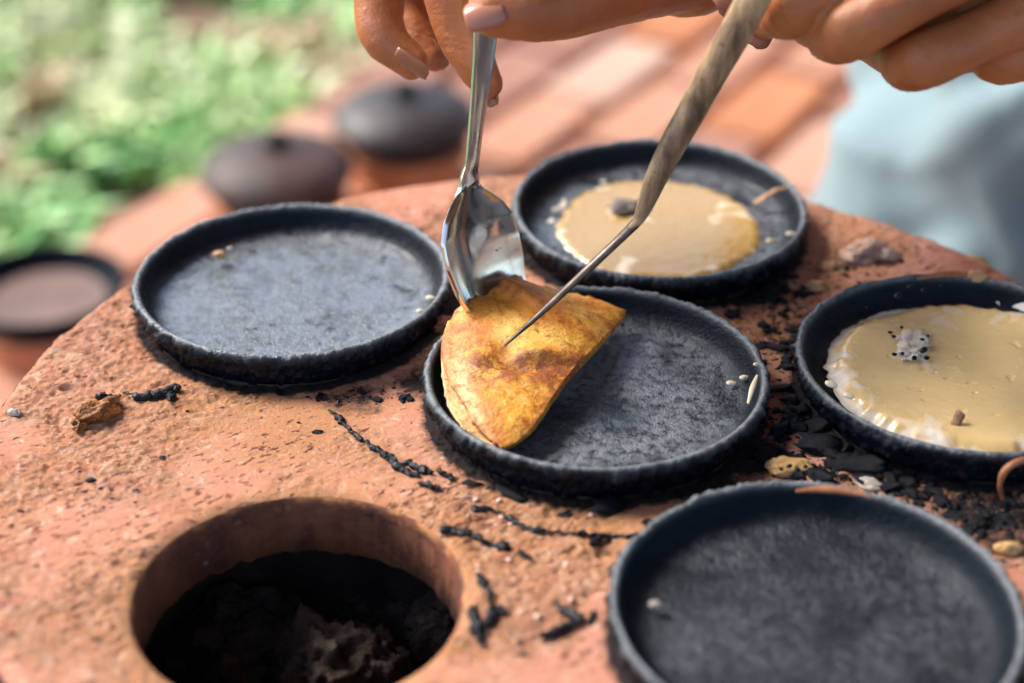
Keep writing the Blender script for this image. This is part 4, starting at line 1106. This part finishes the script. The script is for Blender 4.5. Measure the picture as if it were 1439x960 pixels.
for i in range(26):          # white and red grit chips in the clay itself
    x, y = rr_.uniform(640, 850), rr_.uniform(700, 900)
    p = onz(x, y, -.0118)
    if any(math.hypot(p[0] - q[0], p[1] - q[1]) < .052 for q in PANS.values()) or math.hypot(p[0] - HXY[0], p[1] - HXY[1]) < HR + .003: continue
    me = grit_mesh if i else rock_mesh('grit', 60, 1, .8, .6, .3, 2)
    grit_mesh = me
    if not me.materials: me.materials.append(WHITE if False else mat_simple('pink_grit', (.62, .36, .28), (.74, .50, .40), 300, .7, .3))
    o = link('grit', me, None, None, drop(x, y)); s = rr_.uniform(.0005, .0012); o.scale = (s, s, s); o.rotation_euler = (0, 0, rr_.uniform(0, 6))
    tag(o, 'pale pink grit grain on the clay between hole and front pan', 'grit', 'pale grit grains on the front clay')
# curled orange peel at the right
P = [onz(1408, 700, -.010), onz(1405, 682, -.004), onz(1412, 662, .001), onz(1428, 650, .003), onz(1446, 646, .001), onz(1462, 652, -.004)]
V, F = tube_np(np.array(P) - P[0], np.array([.7, .9, 1.0, 1.0, .9, .6]) / 1000, 10, 40, .7)
tag(link('orange_curl', pymesh('orange_curl', V, F), ORG, None, P[0]), 'curled orange strip arching up beside the right pan', 'scrap')
# seeds: pale sesame on pan walls
seed_me = rock_mesh('sesame_seed', 3, .00165, .00105, .0007, .12, 3)
SEED = mat_simple('sesame', (.74, .60, .40), (.84, .72, .54), 400, .4, .2); seed_me.materials.append(SEED)
def seed(px_, py_, z, rz, label, group=None, me=seed_me, s=1.0, name='sesame_seed'):
    o = link(name, me, None, None, onz(px_, py_, z + (.0012 if name == 'black_seed' and z > -.005 else .0))); o.rotation_euler = (.2, .2, rz); o.scale = (s, s, s)
    tag(o, label, 'seed', group)
seed(1028, 539, -.0070, .1, 'left of two sesame seeds inside the middle pan'); seed(1046, 531, -.0058, .5, 'right of two sesame seeds inside the middle pan')
seed(1168, 540, .0010, -.3, 'upper of two sesame seeds on the inner wall of the right pan', s=1.15); seed(1193, 556, .0002, -.3, 'lower of two sesame seeds on the inner wall of the right pan')
seed(1084, 339, -.006, .1, 'sesame seed lying on the floor of the back pan', s=1.1); seed(1112, 329, -.0005, .3, 'sesame seed on the rim of the back pan', s=1.2)
seed(1136, 546, -.0055, .8, 'orange seed stuck under the left rim of the right pan', s=.9)
seed(605, 419, -.004, .2, 'upper tan seed on the right wall of the left pan', s=.9); seed(590, 437, -.007, .2, 'lower tan seed on the right wall of the left pan', s=.7)
seed(1062, 512, .0006, .8, 'sesame seed on the right rim of the middle pan', s=.6)
# black seeds and scraps in the right pan
bs = rock_mesh('black_seed', 5, .0010, .0007, .0006, .25, 3); bs.materials.append(CHAR)
for a, b, s in ((1262, 416, 1.6), (1279, 404, 1.5), (1298, 408, 1.2), (1218, 432, .7), (1256, 473, .9), (1251, 467, .9), (1267, 460, .9), (1257, 498, 1), (1268, 497, 1), (1285, 503, 1.3), (1298, 492, 1.6), (1302, 503, 1.1), (1296, 477, .9), (1304, 472, .8), (1240, 405, .9), (1322, 402, .8)):
    seed(a, b, -.0016 if b < 435 else -.0034, a * .7, 'black seed on the cream batter in the right pan', 'black seeds on the cream batter', bs, s * .85, 'black_seed')
for a, b, s in ((1098, 659, .8), (1109, 655, .9), (1121, 660, 1.0), (1132, 656, .8), (1113, 668, .8)):
    seed(a, b, -.0082, a * .7, 'black seed on the yellow crumb behind the front pan', 'black seeds on the yellow crumb', bs, s, 'black_seed')
def lump_on(nm, px_, py_, z, size, label, mat, name, seed_, sq=.5, rot=0, rough=.6):
    me = rock_mesh(name, seed_, size, size * .7, size * sq, rough, 4, 2.2, True)
    o = link(name, me, mat, None, onz(px_, py_, z)); o.rotation_euler = (0, 0, rot); tag(o, label, 'scrap')
PALE = mat_simple('pale_topping', (.58, .46, .34), (.80, .70, .58), 160, .35, .5, .0008)
lump_on('right', 1284, 476, -.0042, .0062, 'pale topping scrap with black seeds on the cream batter', PALE, 'topping_scrap', 31, .22, .9, 1.0)
lump_on('right', 1280, 496, -.0042, .0048, 'seeded front tip of the pale topping on cream batter', PALE, 'topping_scrap', 32, .24, .2, 1.0)
lump_on('rear', 882, 290, -.0060, .0055, 'dark grey topping scrap in the middle of the yellow batter', mat_simple('grey_topping', (.07, .06, .06), (.24, .18, .15), 300, .5, .5, .0008), 'topping_scrap', 33, .3, 0, .9)
P = [onz(1337, 609, -.0066), onz(1349, 584, -.002)]
V, F = tube_np(np.array(P) - P[0], [.0013, .0016], 7, 14, .35); V = np.asarray(V) + (fbm3(np.asarray(V) * 900, 2, 3)[:, None] - .5) * .0011
tag(link('wood_chip', pymesh('wood_chip', V, F), mat_simple('chip', (.22, .11, .06), (.42, .24, .13), 300, .7, .5), None, P[0]), 'brown stick chip poking out of the cream batter', 'chip')
P = [onz(1062, 285, -.0055), onz(1076, 277, -.003), onz(1088, 269, .0006), onz(1104, 264, .0012)]
V, F = tube_np(np.array(P) - P[0], [.0008, .0011, .0010, .0006], 10, 24, .7)
tag(link('batter_drip', pymesh('batter_drip', V, F), TAN, None, P[0]), 'tan batter drip over the right rim of the back pan', 'drip')
P = [onz(1052, 566, -.003), onz(1058, 545, -.0015), onz(1064, 528, -.0003)]
V, F = tube_np(np.array(P) - P[0], [.0005, .0009, .0004], 8, 16, .5)
tag(link('batter_drip', pymesh('batter_drip', V, F), SEED, None, P[0]), 'cream batter drip inside the right rim of the middle pan', 'drip')
P = [onz(1120, 690, -.0004), onz(1150, 688, -.0006), onz(1185, 690, -.0008), onz(1215, 695, -.0008), onz(1240, 702, -.0006)]
V, F = tube_np(np.array(P) - P[0], [.0004, .0010, .0012, .0009, .0003], 10, 30, .7)
tag(link('burnt_streak', pymesh('burnt_streak', V, F), ORG, None, P[0]), 'orange burnt batter streak inside the back rim of the front pan', 'drip')
P = [onz(1290, 392, .0004), onz(1320, 386, .0007), onz(1355, 385, .0007), onz(1385, 388, .0004)]
V, F = tube_np(np.array(P) - P[0], [.0004, .0011, .0011, .0004], 10, 30, .6)
tag(link('burnt_streak', pymesh('burnt_streak', V, F), ORG, None, P[0]), 'orange burnt streak along the back rim of the right pan', 'drip')
lump_on('right', 1372, 388, .0008, .0026, 'brown burnt lump on the back rim of the right pan', TAN, 'burnt_lump', 35, .8)
lump_on('front', 921, 850, -.006, .0016, 'white crumb on the inner wall of the front pan', WHITE, 'white_crumb', 36, .7, 0, .4)
lump_on('left', 308, 358, -.0055, .0022, 'brown bead of burnt batter inside the back of the left pan', TAN, 'burnt_bead', 37, .7, 0, .3)
lump_on('left', 324, 350, -.005, .0012, 'tiny pale bead beside the brown bead in the left pan', WHITE, 'burnt_bead', 38, .7, 0, .3)
